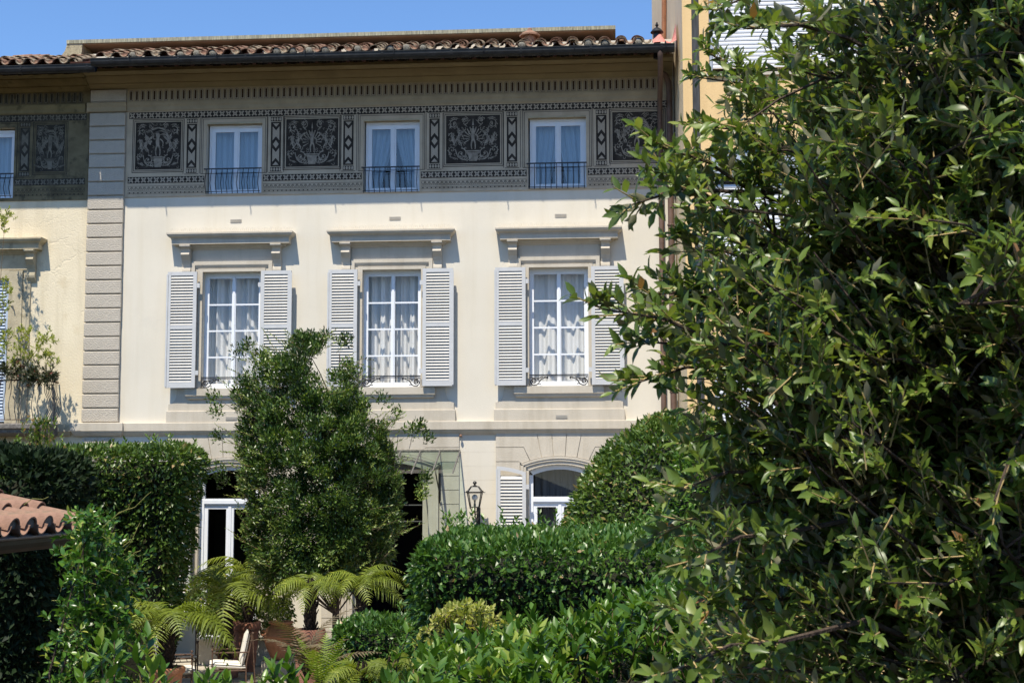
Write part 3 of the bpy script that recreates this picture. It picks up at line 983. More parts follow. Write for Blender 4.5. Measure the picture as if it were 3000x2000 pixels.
def casement(parent, name, x0, x1, z0, z1, yf, rows, stile, mid, bar, gm, cm, panes_z=None, tie=0, amp=.05, folds=4, cur=True, top=.11, bot=.07, cy=.32):
    """fixed frame > two sashes, each pane, curtains"""
    fr = MB()
    t = .035
    fr.box(x0, x0 + t, yf - .02, yf + .08, z0, z1)
    fr.box(x1 - t, x1, yf - .02, yf + .08, z0, z1)
    fr.box(x0 + t, x1 - t, yf - .02, yf + .08, z1 - .05, z1)
    fr.box(x0 + t, x1 - t, yf - .02, yf + .08, z0, z0 + .03)
    w = fr.build(name, M['white'], parent)
    cx = (x0 + x1) / 2
    for s, (a, b) in enumerate(((x0 + t, cx - .003), (cx + .003, x1 - t))):
        sm = MB()
        la, lb = (a + stile, b - mid / 2) if s == 0 else (a + mid / 2, b - stile)
        zb, zt = z0 + .03 + bot, z1 - .05 - (top - .05)
        sm.box(a, la, yf, yf + .05, z0 + .03, z1 - .05)
        sm.box(lb, b, yf, yf + .05, z0 + .03, z1 - .05)
        sm.box(la, lb, yf, yf + .05, z0 + .03, zb)
        sm.box(la, lb, yf, yf + .05, zt, z1 - .05)
        if s == 0:
            sm.box(b - .022, b + .026, yf - .016, yf - .001, z0 + .03, z1 - .06)
        zs = [zb + (zt - zb) * i / rows for i in range(rows + 1)]
        for z in zs[1:-1]:
            sm.box(la, lb, yf + .004, yf + .046, z - bar / 2, z + bar / 2)
        sm.build('sash', M['white'], w)
        for i in range(rows):
            za = zs[i] + (bar / 2 if i else 0)
            zc = zs[i + 1] - (bar / 2 if i < rows - 1 else 0)
            g = MB()
            g.quad((la, yf + .024, za), (lb, yf + .024, za), (lb, yf + .024, zc), (la, yf + .024, zc))
            g.build('pane', gm, w)
    if cur:
        for s in (0, 1):
            a, b = (x0 - .02, cx + .0) if s == 0 else (cx + .0, x1 + .02)
            ph = random.uniform(0, 6)
            if tie and s == 0:
                c = curtain_mesh(a, b + .02, z0, z1, yf + cy, amp, folds, tie, ph)
            elif tie:
                c = curtain_mesh(b, a - .02, z0, z1, yf + cy, amp, folds, tie, ph)
            else:
                c = curtain_mesh(a, b, z0, z1, yf + cy, amp, folds, 0, ph)
            c.build('curtain', cm, w, smooth=True)
    return w


def room(parent, x0, x1, z0, z1, mat, depth=2.4):
    r = MB()
    a, b, c, d, y0, y1 = x0 - .5, x1 + .5, max(z0 - .4, 0.02), z1 + .15, .425, .42 + depth
    r.add([(a, y0, c), (b, y0, c), (b, y1, c), (a, y1, c), (a, y0, d), (b, y0, d), (b, y1, d), (a, y1, d)],
          [(0, 1, 2, 3), (7, 6, 5, 4), (3, 2, 6, 7), (0, 3, 7, 4), (2, 1, 5, 6)])
    return r.build('room', mat, parent)


def guard_bellied(parent, x0, x1, ztop, zbot, n, belly=.1, y=-.06):
    g = MB()
    g.box(x0, x1, y - .012, y + .012, ztop - .012, ztop + .012)
    g.box(x0 + .03, x1 - .03, y - .008, y + .008, zbot - .006, zbot + .006)
    for i in range(n):
        x = x0 + .05 + (x1 - x0 - .1) * i / (n - 1)
        H = ztop - zbot
        pts = []
        for k in range(9):
            t = k / 8
            pts.append((x + .0, y - belly * math.sin(math.pi * min(1, t * 1.05)) ** 1.5 * (1.35 if t < .5 else 1), zbot - .04 + (H + .04) * t))
        g.tube(pts, .0075, 5)
    return g.build('window_guard', M['iron'], parent)


def scroll_guard(parent, cx, hw, z, y=-.045):
    g = MB()
    g.box(cx - hw, cx + hw, y - .016, y + .016, z + .20, z + .222)
    g.box(cx - hw, cx + hw, y - .010, y + .010, z + .176, z + .188)
    for S in (-1, 1):
        e = cx + S * hw
        g.box(min(e, e - S * .012), max(e, e - S * .012), y - .01, y + .01, z, z + .176)

        def t3(pts, r0, r1):
            g.tube([(px, y, pz) for px, pz in pts], [r0 + (r1 - r0) * i / (len(pts) - 1) for i in range(len(pts))], 6)
        t3(spiral(e - S * .085, z + .085, .072, 1.6, -math.pi / 2, S, 26), .011, .009)
        t3(spiral(e - S * .085, z + .085, .045, 1.1, math.pi / 2, -S, 16), .009, .007)
        t3(bez((e - S * .05, z + .02), (e - S * .17, z - .01), (e - S * .2, z + .09)), .012, .010)
        t3(bez((e - S * .2, z + .09), (e - S * .24, z + .15), (e - S * .35, z + .165)), .012, .009)
        t3(bez((e - S * .02, z + .165), (e - S * .15, z + .12), (e - S * .26, z + .172)), .010, .008)
        t3(bez((e - S * .15, z + .03), (e - S * .23, z + .05), (e - S * .22, z + .02)), .010, .006)
        t3(spiral(e - S * .35, z + .15, .02, 1.2, math.pi / 2, S, 10), .009, .008)
        t3(spiral(e - S * .30, z + .155, .016, 1.2, 0, -S, 10), .008, .007)
        t3(spiral(e - S * .17, z + .135, .018, 1.2, 0, S, 10), .008, .007)
    return g.build('window_guard', M['iron'], parent)


def arch_slat_top(x0, x1, z1, fall):
    return lambda x: z1 - fall * ((x - x0) / (x1 - x0)) ** 2


SLAT_N = {}


def shutter(parent, x0, x1, z0, z1, y, n_lo, n_hi, hinge, mat, arch=0.0, closed=False, rot=0.0):
    """louvred leaf: frame > each slat"""
    t, st, ra = .042, .072, .075
    f = MB()
    if not arch:
        f.box(x0, x0 + st, y - t / 2, y + t / 2, z0, z1)
        f.box(x1 - st, x1, y - t / 2, y + t / 2, z0, z1)
        f.box(x0 + st, x1 - st, y - t / 2 + .003, y + t / 2 - .003, z1 - ra, z1)
        f.box(x0 + st, x1 - st, y - t / 2 + .003, y + t / 2 - .003, z0, z0 + ra * 1.5)
        ztop = z1 - ra
    else:
        lo = x0 if arch > 0 else x1
        hi = x1 if arch > 0 else x0
        fn = lambda x: z1 - abs(arch) * ((x - lo) / (hi - lo)) ** 1.7
        s = 1 if arch > 0 else -1
        for a, b in ((x0, x0 + st), (x1 - st, x1)):
            f.prism_y([(a, z0), (b, z0), (b, fn(b)), (a, fn(a))], y - t / 2, y + t / 2)
        xs = np.linspace(x0 + st, x1 - st, 9)
        f.prism_y([(x, fn(x) - ra) for x in xs] + [(x, fn(x)) for x in xs[::-1]], y - t / 2 + .003, y + t / 2 - .003)
        f.box(x0 + st, x1 - st, y - t / 2 + .003, y + t / 2 - .003, z0, z0 + ra * 1.5)
        ztop = z1 - abs(arch) - ra
    zl, zm = z0 + ra * 1.5, z0 + ra * 1.5 + (ztop - z0 - ra * 1.5) * n_lo / (n_lo + n_hi)
    f.box(x0 + st, x1 - st, y - t / 2 + .003, y + t / 2 - .003, zm - .04, zm + .04)
    # outer cover strip, latch and hinges
    e = x0 if hinge > 0 else x1
    f.box(e - .016, e + .016, y - t / 2 - .014, y - t / 2 - .001, z0 + .02, z1 - .05 - abs(arch) * (0 if hinge * arch >= 0 else 1))
    h = x1 if hinge > 0 else x0
    for hz in (z0 + .3, z1 - abs(arch) - .28):
        f.box(min(h, h + hinge * .06), max(h, h + hinge * .06), y - .012, y + .012, hz - .045, hz + .045)
    s = f.build('shutter', mat, parent)
    key = (round(x1 - x0, 3), mat.name)
    if key not in SLAT_N:
        m = MB()
        hw = (x1 - x0) / 2 - st + .004
        d, th, tl = .0375, .0075, math.radians(57)
        c, sn = math.cos(tl), math.sin(tl)
        pr = [(-d, -th / 2), (d, -th / 2), (d, th / 2), (-d, th / 2)]
        m.prism_x([(a * c - b * sn, a * sn + b * c) for a, b in pr], -hw, hw)
        SLAT_N[key] = m.mesh('slat', M['slat'] if mat == M['shutter'] else mat)
    cx = (x0 + x1) / 2
    for lo, hi, n in ((zl, zm - .04, n_lo), (zm + .04, ztop, n_hi)):
        for i in range(n):
            z = lo + (hi - lo) * (i + .5) / n
            place('slat', SLAT_N[key], s, Matrix.Translation((cx, y + random.uniform(-.0015, .0015), z)) @ Matrix.Rotation(random.uniform(-.03, .03), 4, 'X'))
    if arch:
        n = max(1, int(abs(arch) / .066))
        fn2 = fn
        for i in range(n):
            z = ztop + (i + .5) * .066
            m = MB()
            xs = [x for x in np.linspace(x0 + st, x1 - st, 20) if fn2(x) - ra > z - .02]
            if len(xs) > 2:
                pr = [(-.03, -.02), (-.025, -.026), (.03, .02), (.025, .026)]
                m.prism_x([(y + a, z + b) for a, b in pr], min(xs), max(xs))
                m.build('slat', M['slat'], s)
    return s


def console(parent, x0, x1, zt, mat, drop=.66, pr=.20):
    P = [(0, zt), (-pr - .03, zt), (-pr - .03, zt - .03), (-pr, zt - .05), (-pr + .03, zt - .10), (-pr + .035, zt - .145), (-pr - .0, zt - .165), (-pr - .012, zt - .195), (-pr + .012, zt - .225),
         (-pr * .62, zt - .30), (-pr * .44, zt - .38), (-pr * .38, zt - .44), (-pr * .46, zt - .47), (-pr * .5, zt - .52), (-pr * .45, zt - .56), (0, zt - drop)]
    m = MB()
    m.prism_x(P, x0, x1)
    m.prism_x([(0, zt + .001), (-pr - .05, zt + .001), (-pr - .05, zt - .028), (-pr - .035, zt - .05), (0, zt - .05)], x0 - .02, x1 + .02)
    return m.build('console', mat, parent)


def hood(parent, cx, hw, zt, pr, mat, frieze_mat, arch_half, za, spikes=True):
    prof = [(zt, pr - .03), (zt - .006, pr), (zt - .038, pr), (zt - .045, pr - .008), (zt - .062, pr - .015), (zt - .085, pr - .035), (zt - .105, pr - .065), (zt - .118, pr - .08),
            (zt - .122, pr - .075), (zt - .132, pr - .075), (zt - .136, pr - .09), (zt - .232, pr - .092), (zt - .236, pr - .115), (zt - .24, .13), (zt - .27, .115), (zt - .285, .08), (zt - .30, .06), (zt - .32, .045), (zt - .33, .01)]
    m = MB()
    m.stack(cx - hw + pr, cx + hw - pr, prof)
    h = m.build('window_hood', mat, parent)
    m = MB()
    m.box(cx - arch_half + .01, cx + arch_half - .01, -.028, .01, za, zt - .325)
    m.build('plain_panel', frieze_mat, h)
    for S in (-1, 1):
        a, b = cx + S * (arch_half + .012), cx + S * (arch_half + .185)
        console(h, min(a, b), max(a, b), zt - .243, mat)
    if spikes:
        s = MB()
        x = cx - hw + .04
        while x < cx + hw - .04:
            for dx, dy in ((-.035, -.03), (.03, .02), (.0, .05)):
                a = Vector((x, -pr * .55, zt))
                b = a + Vector((dx + random.uniform(-.01, .01), dy, .105 + random.uniform(-.02, .01)))
                s.tube([a, b], .0022, 3, False)
            x += .042
        s = s.build('bird_spikes', M['trim'], h)
        s['kind'] = 'stuff'
    return h


def architrave(parent, x0, x1, z0, z1, mat, ear=.235, eh=.50):
    """moulded surround with ears at the top"""
    cx, hw = (x0 + x1) / 2, (x1 - x0) / 2
    o = MB()
    W = hw + ear
    top = z1 + .215
    # outer flat band (inverted U), stepped inner bands
    for (wo, wi, yo, tt, tb) in ((W, W - .075, -.085, top, top - .075), (W - .078, hw + .095, -.045, top - .078, z1 + .068), (hw + .093, hw + .002, -.07, z1 + .066, z1 + .002)):
        o.box(cx - wo, cx + wo, yo, .01, tb, tt)
        zlow = z0 if wo < hw + .1 else z1 - eh
        o.box(cx - wo, cx - wi, yo, .01, zlow, tb - .0005)
        o.box(cx + wi, cx + wo, yo, .01, zlow, tb - .0005)
    # hollow between the bands
    o.prism_x([(-.0455, top - .080), (-.082, top - .080), (-.078, top - .092), (-.065, top - .115), (-.056, top - .135), (-.0455, top - .136)], cx - W + .079, cx + W - .079)
    for S in (-1, 1):
        o.box(min(cx + S * (hw + .094), cx + S * (hw + .15)), max(cx + S * (hw + .094), cx + S * (hw + .15)), -.04, .01, z0, z1 - eh - .001)
    return o.build('architrave', mat, parent)


def sill_and_apron(parent, x0, x1, xl, xr, mat):
    cx = (x0 + x1) / 2
    s = MB()
    w = (x1 - x0) / 2 + .30
    s.stack(cx - w + .13, cx + w - .13, [(MIDZ[0] - .015, .13), (MIDZ[0] - .155, .13), (MIDZ[0] - .165, .115), (MIDZ[0] - .175, .11), (MIDZ[0] - .215, .10), (MIDZ[0] - .235, .07), (MIDZ[0] - .24, .02)])
    s.build('window_sill', mat, parent)
    a = MB()
    zb, zt = 4.885, MIDZ[0] - .03
    l, r = xl + .03, xr - .03
    q = .165
    poly = [(l, zb), (r, zb), (r, zb + .14)]
    poly += [(r - q + q * math.cos(t) * 1.0, zb + .14 + .20 * math.sin(t)) if False else (r - q * math.sin(t), zb + .14 + .21 * (1 - math.cos(t))) for t in np.linspace(0, math.pi / 2, 7)]
    poly += [(r - q, zt), (l + q, zt)]
    poly += [(l + q * math.sin(t), zb + .14 + .21 * (1 - math.cos(t))) for t in np.linspace(math.pi / 2, 0, 7)]
    a.prism_y(poly, -.05, .01)
    a.build('apron', mat, parent)
    b = MB()
    b.stack(xl + .085, xr - .085, [(4.886, .07), (4.878, .085), (ZSTR + .003, .085)])
    b.build('base_block', mat, parent)


def vent(parent, cx, cz, y):
    v = MB()
    v.box(cx - .118, cx + .118, y - .006, y + .01, cz - .034, cz + .034)
    for k in range(4):
        v.box(cx - .108, cx + .108, y - .014, y - .007, cz - .030 + k * .0165, cz - .021 + k * .0165)
    return v.build('vent_grille', M['vent'], parent)


sh_px = [((489, 574.5), (763, 852)), ((961, 1046), (1238, 1327)), ((1451, 1540), (1733, 1826))]
hood_px = [(487, 856.5), (956, 1330.5), (1450, 1823)]
SHY = -0.185
for i, (x0, x1) in enumerate(MIDX):
    cx = (x0 + x1) / 2
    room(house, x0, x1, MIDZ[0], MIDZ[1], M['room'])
    w = casement(house, 'window', x0, x1, MIDZ[0], MIDZ[1], .14, 4, .05, .075, .032, M['glass'], M['curtain'], amp=(.08, .07, .085)[i], folds=(2.3, 2.9, 1.9)[i], cy=.30)
    scroll_guard(w, cx, (x1 - x0) / 2 - .005, MIDZ[0] + .0)
    architrave(house, x0, x1, MIDZ[0], MIDZ[1], M['trim'])
    ha, hb = at(hood_px[i][0], 677, -.31)[0], at(hood_px[i][1], 672, -.31)[0]
    hood(house, (ha + hb) / 2, (hb - ha) / 2, 8.475, .31, M['trim'], M['trim'], (x1 - x0) / 2 + .235, MIDZ[1] + .22)
    xl, xr = cx - 1.285, cx + 1.285
    sill_and_apron(house, x0, x1, xl, xr, M['trim'])
    (a, b), (c, d) = sh_px[i]
    for (p, q), hg in (((a, b), 1), ((c, d), -1)):
        X0, X1 = at(p, 960, SHY)[0], at(q, 960, SHY)[0]
        shutter(house, X0, X1, 5.345, 7.685, SHY, 18, 17, hg, M['shutter'])
    vent(house, cx + .05, 8.745, 0.0)
    vent(house, cx + .05, 4.735, -.085)
    # upper storey
    u0, u1 = UPX[i]
    z0, z1 = UPZ[i]
    room(house, u0, u1, z0 + .3, z1, M['room'])
    w = casement(house, 'window', u0 + .03, u1 - .0, z0, z1 - .035, .13, 1, .085, .11, .03, M['glass_sky'], M['curtain'], tie=(0, .62, .35)[i], amp=.04, folds=4, top=.14, bot=.075, cy=.22)
    guard_bellied(w, u0 - .03, u1 + .01, (9.815, 9.785, 9.80)[i], (9.345, 9.305, 9.32)[i], 11, (.085, .06, .0)[i])
    rv = MB()
    rv.box(u0 + .0, u1, -.019, .12, z1 - .033, z1 + .0)
    rv.build('window_head', M['trim_old'], house)

# ground floor: arched windows and the entrance
STN = M['trim']


def arched_surround(parent, cx, half_panel, half_out, half_in, z_crown_out, rise_out, z_crown_in, rise_in, zbase):
    """grey ashlar panel of separate stones around an arched opening, with a moulded archivolt"""
    back = MB()
    zt = ZSTR - .245
    R = (half_out ** 2 + rise_out ** 2) / (2 * rise_out)
    zc = z_crown_out - R
    oc = lambda x: zc + math.sqrt(max(R * R - x * x, 0))
    arcp = [(cx + x, oc(x)) for x in np.linspace(-half_out, half_out, 15)]
    # backing plate with the opening left out
    ps = [(cx - half_panel, zbase), (cx - half_panel, zt), (cx + half_panel, zt), (cx + half_panel, zbase), (cx + half_out - .01, zbase)] + [(x, z + .0) for x, z in arcp[::-1]] + [(cx - half_out + .01, zbase)]
    for i in range(14):
        (xa, za), (xb, zb) = arcp[i], arcp[i + 1]
        back.prism_y([(xa, za - .01), (xb, zb - .01), (xb, zt), (xa, zt)], -.016, .005)
    for S in (-1, 1):
        a, b = cx + S * half_out, cx + S * half_panel
        back.box(min(a, b), max(a, b), -.016, .005, zbase, zt)
    back.build('surround_backing', M['trim'], parent)
    g = .006
    yf, yb = -.042, -.0165
    # voussoirs
    tx = [-.44, -.147, .147, .44]
    bx = [-.345, -.115, .115, .345]
    stones = []
    for k in range(3):
        stones.append([(tx[k] + g, zt), (tx[k + 1] - g, zt)] + [(x, oc(x) + g) for x in np.linspace(bx[k + 1] - g, bx[k] + g, 5)])
    z1, z2 = zt - .275, zt - .555
    for S in (-1, 1):
        A = [(S * (.44 + g), zt), (S * half_panel, zt), (S * half_panel, z1 + g), (S * .70, z1 + g)]
        A += [(S * x, oc(x) + g) for x in np.linspace(.57, .345 + g, 5)]
        stones.append(A)
        Bq = [(S * (.70 + .004), z1 - g), (S * half_panel, z1 - g), (S * half_panel, z2 + g), (S * (half_out + .045), z2 + g), (S * (half_out + .008), z2 - .02)]
        Bq += [(S * x, oc(x) + g) for x in np.linspace(half_out - .012, .585, 5)]
        stones.append(Bq)
        z = z2
        while z > zbase + .3:
            nz = z - .277
            stones.append([(S * (half_out + .022), z - g), (S * half_panel, z - g), (S * half_panel, nz + g), (S * (half_out + .022), nz + g)])
            z = nz
    for st in stones:
        m = MB()
        m.prism_y([(cx + x, z) for x, z in st], yf + random.uniform(-.002, .002), yb)
        m.build('ashlar_stone', STN, parent)
    # archivolt: three stepped rings following arch and jambs
    steps = [(half_out, z_crown_out, rise_out, -.07), (half_out - .05, z_crown_out - .045, rise_out - .015, -.055), (half_out - .1, z_crown_out - .09, rise_out - .03, -.03), (half_in, z_crown_in, rise_in, 0)]
    m = MB()
    for (h0, c0, r0, y0), (h1, c1, r1, _) in zip(steps[:-1], steps[1:]):
        o = arch_pts(cx, h0 - .001, c0, r0, 16)
        n = arch_pts(cx, h1, c1, r1, 16)
        for i in range(16):
            m.prism_y([o[i], o[i + 1], n[i + 1], n[i]], y0, .012)
        for S in (0, -1):
            xo, xi = (o[0][0], n[0][0]) if S == 0 else (n[-1][0], o[-1][0])
            zo = min(o[0][1], n[0][1])
            m.box(xo, xi, y0, .012, zbase, zo)
    m.build('archivolt', M['trim'], parent)


for cx in (BAY[0], BAY[2]):
    arched_surround(house, cx, 1.25, .755, GH, 3.957, .147, 3.80, .12, .2)
arched_surround(house, BAY[1], 1.36, .955, .75, 4.03, .20, 3.84, .17, .05)


def arched_window(parent, cx, half, z0, zt, rise, yf, zm0, zm1, gm, cur):
    fr = MB()
    o, n = arch_pts(cx, half - .001, zt - .004, rise, 14), arch_pts(cx, half - .075, zt - .095, rise - .01, 14)
    for i in range(14):
        fr.prism_y([o[i], o[i + 1], n[i + 1], n[i]], yf - .02, yf + .07)
    for S in (-1, 1):
        a, b = cx + S * (half - .001), cx + S * (half - .075)
        fr.box(min(a, b), max(a, b), yf - .02, yf + .07, z0, min(o[0][1], n[0][1]))
    fr.box(cx - half + .076, cx + half - .076, yf - .035, yf + .07, zm0, zm1)
    fr.box(cx - half + .076, cx + half - .076, yf - .045, yf - .036, zm0 + .02, zm1 - .03)
    w = fr.build('arched_window', M['white'], parent)
    for S in (-1, 1):
        s = MB()
        a, b = sorted((cx + S * .003, cx + S * (half - .078)))
        s.box(a, a + .075, yf, yf + .05, z0, zm0 - .001)
        s.box(b - .075, b, yf, yf + .05, z0, zm0 - .001)
        s.box(a + .075, b - .075, yf, yf + .05, zm0 - .085, zm0 - .001)
        s.box(a + .075, b - .075, yf, yf + .05, z0, z0 + .3)
        if S < 0:
            s.box(b - .03, b + .03, yf - .016, yf - .001, z0, zm0 - .01)
        s.build('sash', M['white'], w)
        g = MB()
        g.quad((a + .075, yf + .025, z0 + .3), (b - .075, yf + .025, z0 + .3), (b - .075, yf + .025, zm0 - .085), (a + .075, yf + .025, zm0 - .085))
        g.build('pane', gm, w)
    g = MB()
    g.add([(x, yf + .025, z) for x, z in n] + [(n[-1][0], yf + .025, zm1), (n[0][0], yf + .025, zm1)], [tuple(range(16))])
    g.build('pane', gm, w)
    if cur:
        c = curtain_mesh(cx - half, cx + half, z0, zt, yf + .45, .05, 7, 0, 1.0)
        c.build('curtain', M['curtain_grey'], w, smooth=True)
    return w


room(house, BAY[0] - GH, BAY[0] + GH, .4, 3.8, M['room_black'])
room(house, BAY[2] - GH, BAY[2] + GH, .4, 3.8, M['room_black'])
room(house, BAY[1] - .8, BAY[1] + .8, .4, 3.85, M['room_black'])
arched_window(house, BAY[0], GH, .15, 3.80, .12, .12, 3.02, 3.14, M['glass'], False)
arched_window(house, BAY[2], GH, .15, 3.80, .12, .12, 3.055, 3.17, M['glass'], True)
# entrance: open door leaf and bars in the dark
m = MB()
m.box(BAY[1] + .62, BAY[1] + .74, .1, .18, 0.05, 3.6)
m.box(BAY[1] - .74, BAY[1] - .62, .1, .18, 0.05, 3.6)
d = m.build('entrance_door_frame', M['trim'], house)
m = MB()
m.box(BAY[1] - .1, BAY[1] + .6, .15, .17, 2.68, 2.70)
m.box(BAY[1] - .1, BAY[1] + .6, .15, .17, 3.0, 3.02)
m.build('door_rail', M['old_iron'], d)
for cx in (BAY[0], BAY[2]):
    a, b = cx - 1.305, cx - .695
    if cx == BAY[2]:
        a, b = at(1455.5, 1450, SHY)[0], at(1541, 1450, SHY)[0]
    wd = b - a
    shutter(house, a, b, .5, 3.765, SHY, 24, 22, 1, M['shutter'], arch=.12)
    a2 = cx + .69
    if cx == BAY[2]:
        shutter(house, a2, a2 + wd, .5, 3.765, SHY, 24, 22, -1, M['shutter'], arch=-.12)

# pier joints between entrance and right window (shallow ashlar lines)
m = MB()
for k in range(11):
    zz = 4.05 - k * .277
    m.box(-3.205, -2.485, -.003, .002, zz, zz + .2745)
m.build('pier_courses', M['cream'], house)


# --- eaves: rafters, tiles, gutter
PITCH_R = math.tan(math.radians(18.2))
roof = MB()
EZ = 11.74
roof.prism_x([(-1.2, EZ), (7.0, EZ + 8.2 * PITCH_R), (7.0, EZ + 8.2 * PITCH_R + .03), (-1.2, EZ + .03)], -10.86, XR)
roof = roof.build('roof', M['brickred'], house)
rm = MB()
rm.prism_x([(-1.15, -.11), (-.45, -.11 + .7 * PITCH_R), (-.45, -.005 + .7 * PITCH_R), (-1.15, -.005), (-1.17, -.06)], -.04, .04)
rme = rm.mesh('rafter', M['wood'])
for i in range(38):
    x = -10.75 + i * .312
    if x < XR - .05:
        place('rafter', rme, roof, Matrix.Translation((x, 0, EZ)))
bm_ = MB()
bm_.box(-.035, .035, -1.155, -1.06, -.075, -.012)
bme = bm_.mesh('rafter_brick', M['brickred'])
for i in range(38):
    x = -10.75 + i * .312 + .156
    if x < XR - .05:
        place('rafter_brick', bme, roof, Matrix.Translation((x, 0, EZ)))


def barrel(L, r0, r1, th=.014, n=9, cup=False):
    """tapered half-round tile, lying along +y from its wide low end, crown up"""
    v, f = [], []
    for (y, r) in ((0, r0), (L, r1)):
        for rr in (r, r - th):
            for k in range(n):
                a = math.pi * k / (n - 1)
                v.append((rr * math.cos(a), y, (rr * math.sin(a)) * (-1 if cup else 1) * .85))
    for k in range(n - 1):
        f += [(k, k + 1, 2 * n + k + 1, 2 * n + k), (n + k, 3 * n + k, 3 * n + k + 1, n + k + 1), (k, n + k, n + k + 1, k + 1), (2 * n + k, 2 * n + k + 1, 3 * n + k + 1, 3 * n + k)]
    f += [(0, 2 * n, 3 * n, n), (n - 1, 2 * n - 1, 4 * n - 1, 3 * n - 1)]
    m = MB()
    m.v, m.f = v, f
    return m


T_ME = [barrel(.44, .115, .09).mesh('roof_tile', M[k], True) for k in ('tile', 'tile', 'tile_old', 'tile_old')]
T_CUP = [barrel(.46, .095, .075, cup=True).mesh('channel_tile', M[k], True) for k in ('tile', 'tile_old')]
MT = MB().ball((0, 0, 0), .10, 10, 6).mesh('mortar_plug', M['mortar'], True)
tilt = Matrix.Rotation(math.atan(PITCH_R), 4, 'X')


def tile_roof(parent, xa, xb, y0, z0, pitch, rows, skew=0.0, plug=.6, sc=1.0):
    n = int((xb - xa) / pitch)
    for i in range(n):
        x = xa + (i + .5) * pitch
        for r in range(rows):
            s = y0 + r * .30
            dz = r * .018
            place('roof_tile', random.choice(T_ME), parent, Matrix.Translation((x + random.uniform(-.022, .022), s * math.cos(math.atan(PITCH_R)) + random.uniform(-.02, .02), z0 + (s - y0) * math.sin(math.atan(PITCH_R)) + dz + .055 + random.uniform(-.008, .008)))
                  @ tilt @ Matrix.Rotation(random.uniform(-.06, .06) + skew, 4, 'Z') @ Matrix.Scale(sc, 4))
        place('channel_tile', random.choice(T_CUP), parent, Matrix.Translation((x + pitch / 2, y0 - .02, z0 + .095)) @ tilt @ Matrix.Scale(sc, 4))
        if random.random() < plug:
            place('mortar_plug', MT, parent, Matrix.Translation((x, y0 + .075, z0 + .06)) @ tilt @ Matrix.Diagonal((random.uniform(.75, 1.0), .35, random.uniform(.6, .95), 1)))


tile_roof(roof, -10.40, XR - .25, -1.24, EZ + .07, .322, 4, plug=.45)
# field of the roof beyond the first rows: corrugated sheet of tiles in one piece
fld = MB()
n = int((XR - .25 + 10.4) / .322)
for i in range(n):
    x = -10.40 + (i + .5) * .322
    prof = [(x - .16, .02), (x - .11, .05), (x - .085, .10), (x - .04, .14), (x + .02, .143), (x + .07, .11), (x + .105, .05), (x + .162, .02)]
    for (xa, za), (xb, zb) in zip(prof[:-1], prof[1:]):
        y0, y1 = -.25, 6.6
        fld.quad((xa, y0, EZ + (y0 + 1.2) * PITCH_R + za), (xb, y0, EZ + (y0 + 1.2) * PITCH_R + zb), (xb, y1, EZ + (y1 + 1.2) * PITCH_R + zb), (xa, y1, EZ + (y1 + 1.2) * PITCH_R + za))
o = fld.build('upper_tiles', M['tile'], roof)
o['kind'] = 'stuff'


def gutter(parent, x0, x1, yc, z, r=.085, mat=None, brk=1.35):
    g = MB()
    pts = [(yc + r * math.cos(a), z - r * 1.6 * math.sin(a)) for a in np.linspace(0, math.pi, 9)]
    inn = [(yc + (r - .008) * math.cos(a), z - (r - .008) * 1.6 * math.sin(a)) for a in np.linspace(math.pi, 0, 9)]
    pts = pts + [(yc - r - .012, z + .004), (yc - r - .012, z + .016), (yc - r + .006, z + .016)] + inn
    g.prism_x(pts, x0, x1)
    x = x0 + .4
    while x < x1:
        g.prism_x([(yc + (r + .006) * math.cos(a), z + .002 - (r + .006) * 1.6 * math.sin(a)) for a in np.linspace(-.15, math.pi + .15, 10)], x, x + .035)
        x += brk
    return g.build('gutter', mat or M['gutter'], parent, smooth=False)


gutter(house, -10.39, XR, -1.27, EZ + .03)
# iron gutter brackets that throw the small ticks of shadow
m = MB()
for i in range(7):
    x = -9.6 + i * 1.75
    m.box(x - .012, x + .012, -1.40, -1.26, EZ + .075, EZ + .083)
    m.tube([(x, -1.395, EZ + .08), (x + .01, -1.44, EZ + .02), (x + .01, -1.43, EZ - .03)], .010, 5)
m.build('gutter_bracket', M['gutter'], house)

# --- downpipes
p1 = at(1938, 700, -.10)[0]
p2 = at(1966, 700, -.10)[0]
m = MB()
gx = at(1934, 165, -1.2)[0]
m.tube([(gx, -1.27, EZ - .03), (gx, -1.27, EZ - .13), (gx, -1.22, EZ - .22), (gx + .01, -.9, EZ - .42), (p1, -.35, EZ - .66), (p1, -.16, EZ - .80), (p1, -.10, EZ - .95), (p1, -.10, 8), (p1, -.10, 4.9), (p1, -.10, 0.2)], .053, 10)
for z in (10.4, 8.9, 7.3, 5.6, 3.0):
    m.lathe([(.062, -.02), (.066, -.01), (.066, .01), (.062, .02)], (p1, -.10, z), 10)
m.build('downpipe', M['pipe'], house, smooth=True)
m = MB()
m.tube([(p2 - .16, -.32, 11.52), (p2 - .08, -.24, 11.50), (p2 - .01, -.13, 11.38), (p2, -.10, 11.15), (p2, -.10, 8), (p2, -.10, 5), (p2, -.10, 0.2)], .058, 10)
for z in (10.0, 8.5, 6.8, 5.2):
    m.lathe([(.066, -.02), (.07, -.01), (.07, .01), (.066, .02)], (p2, -.10, z), 10)
m.build('downpipe', M['pipe'], house, smooth=True)

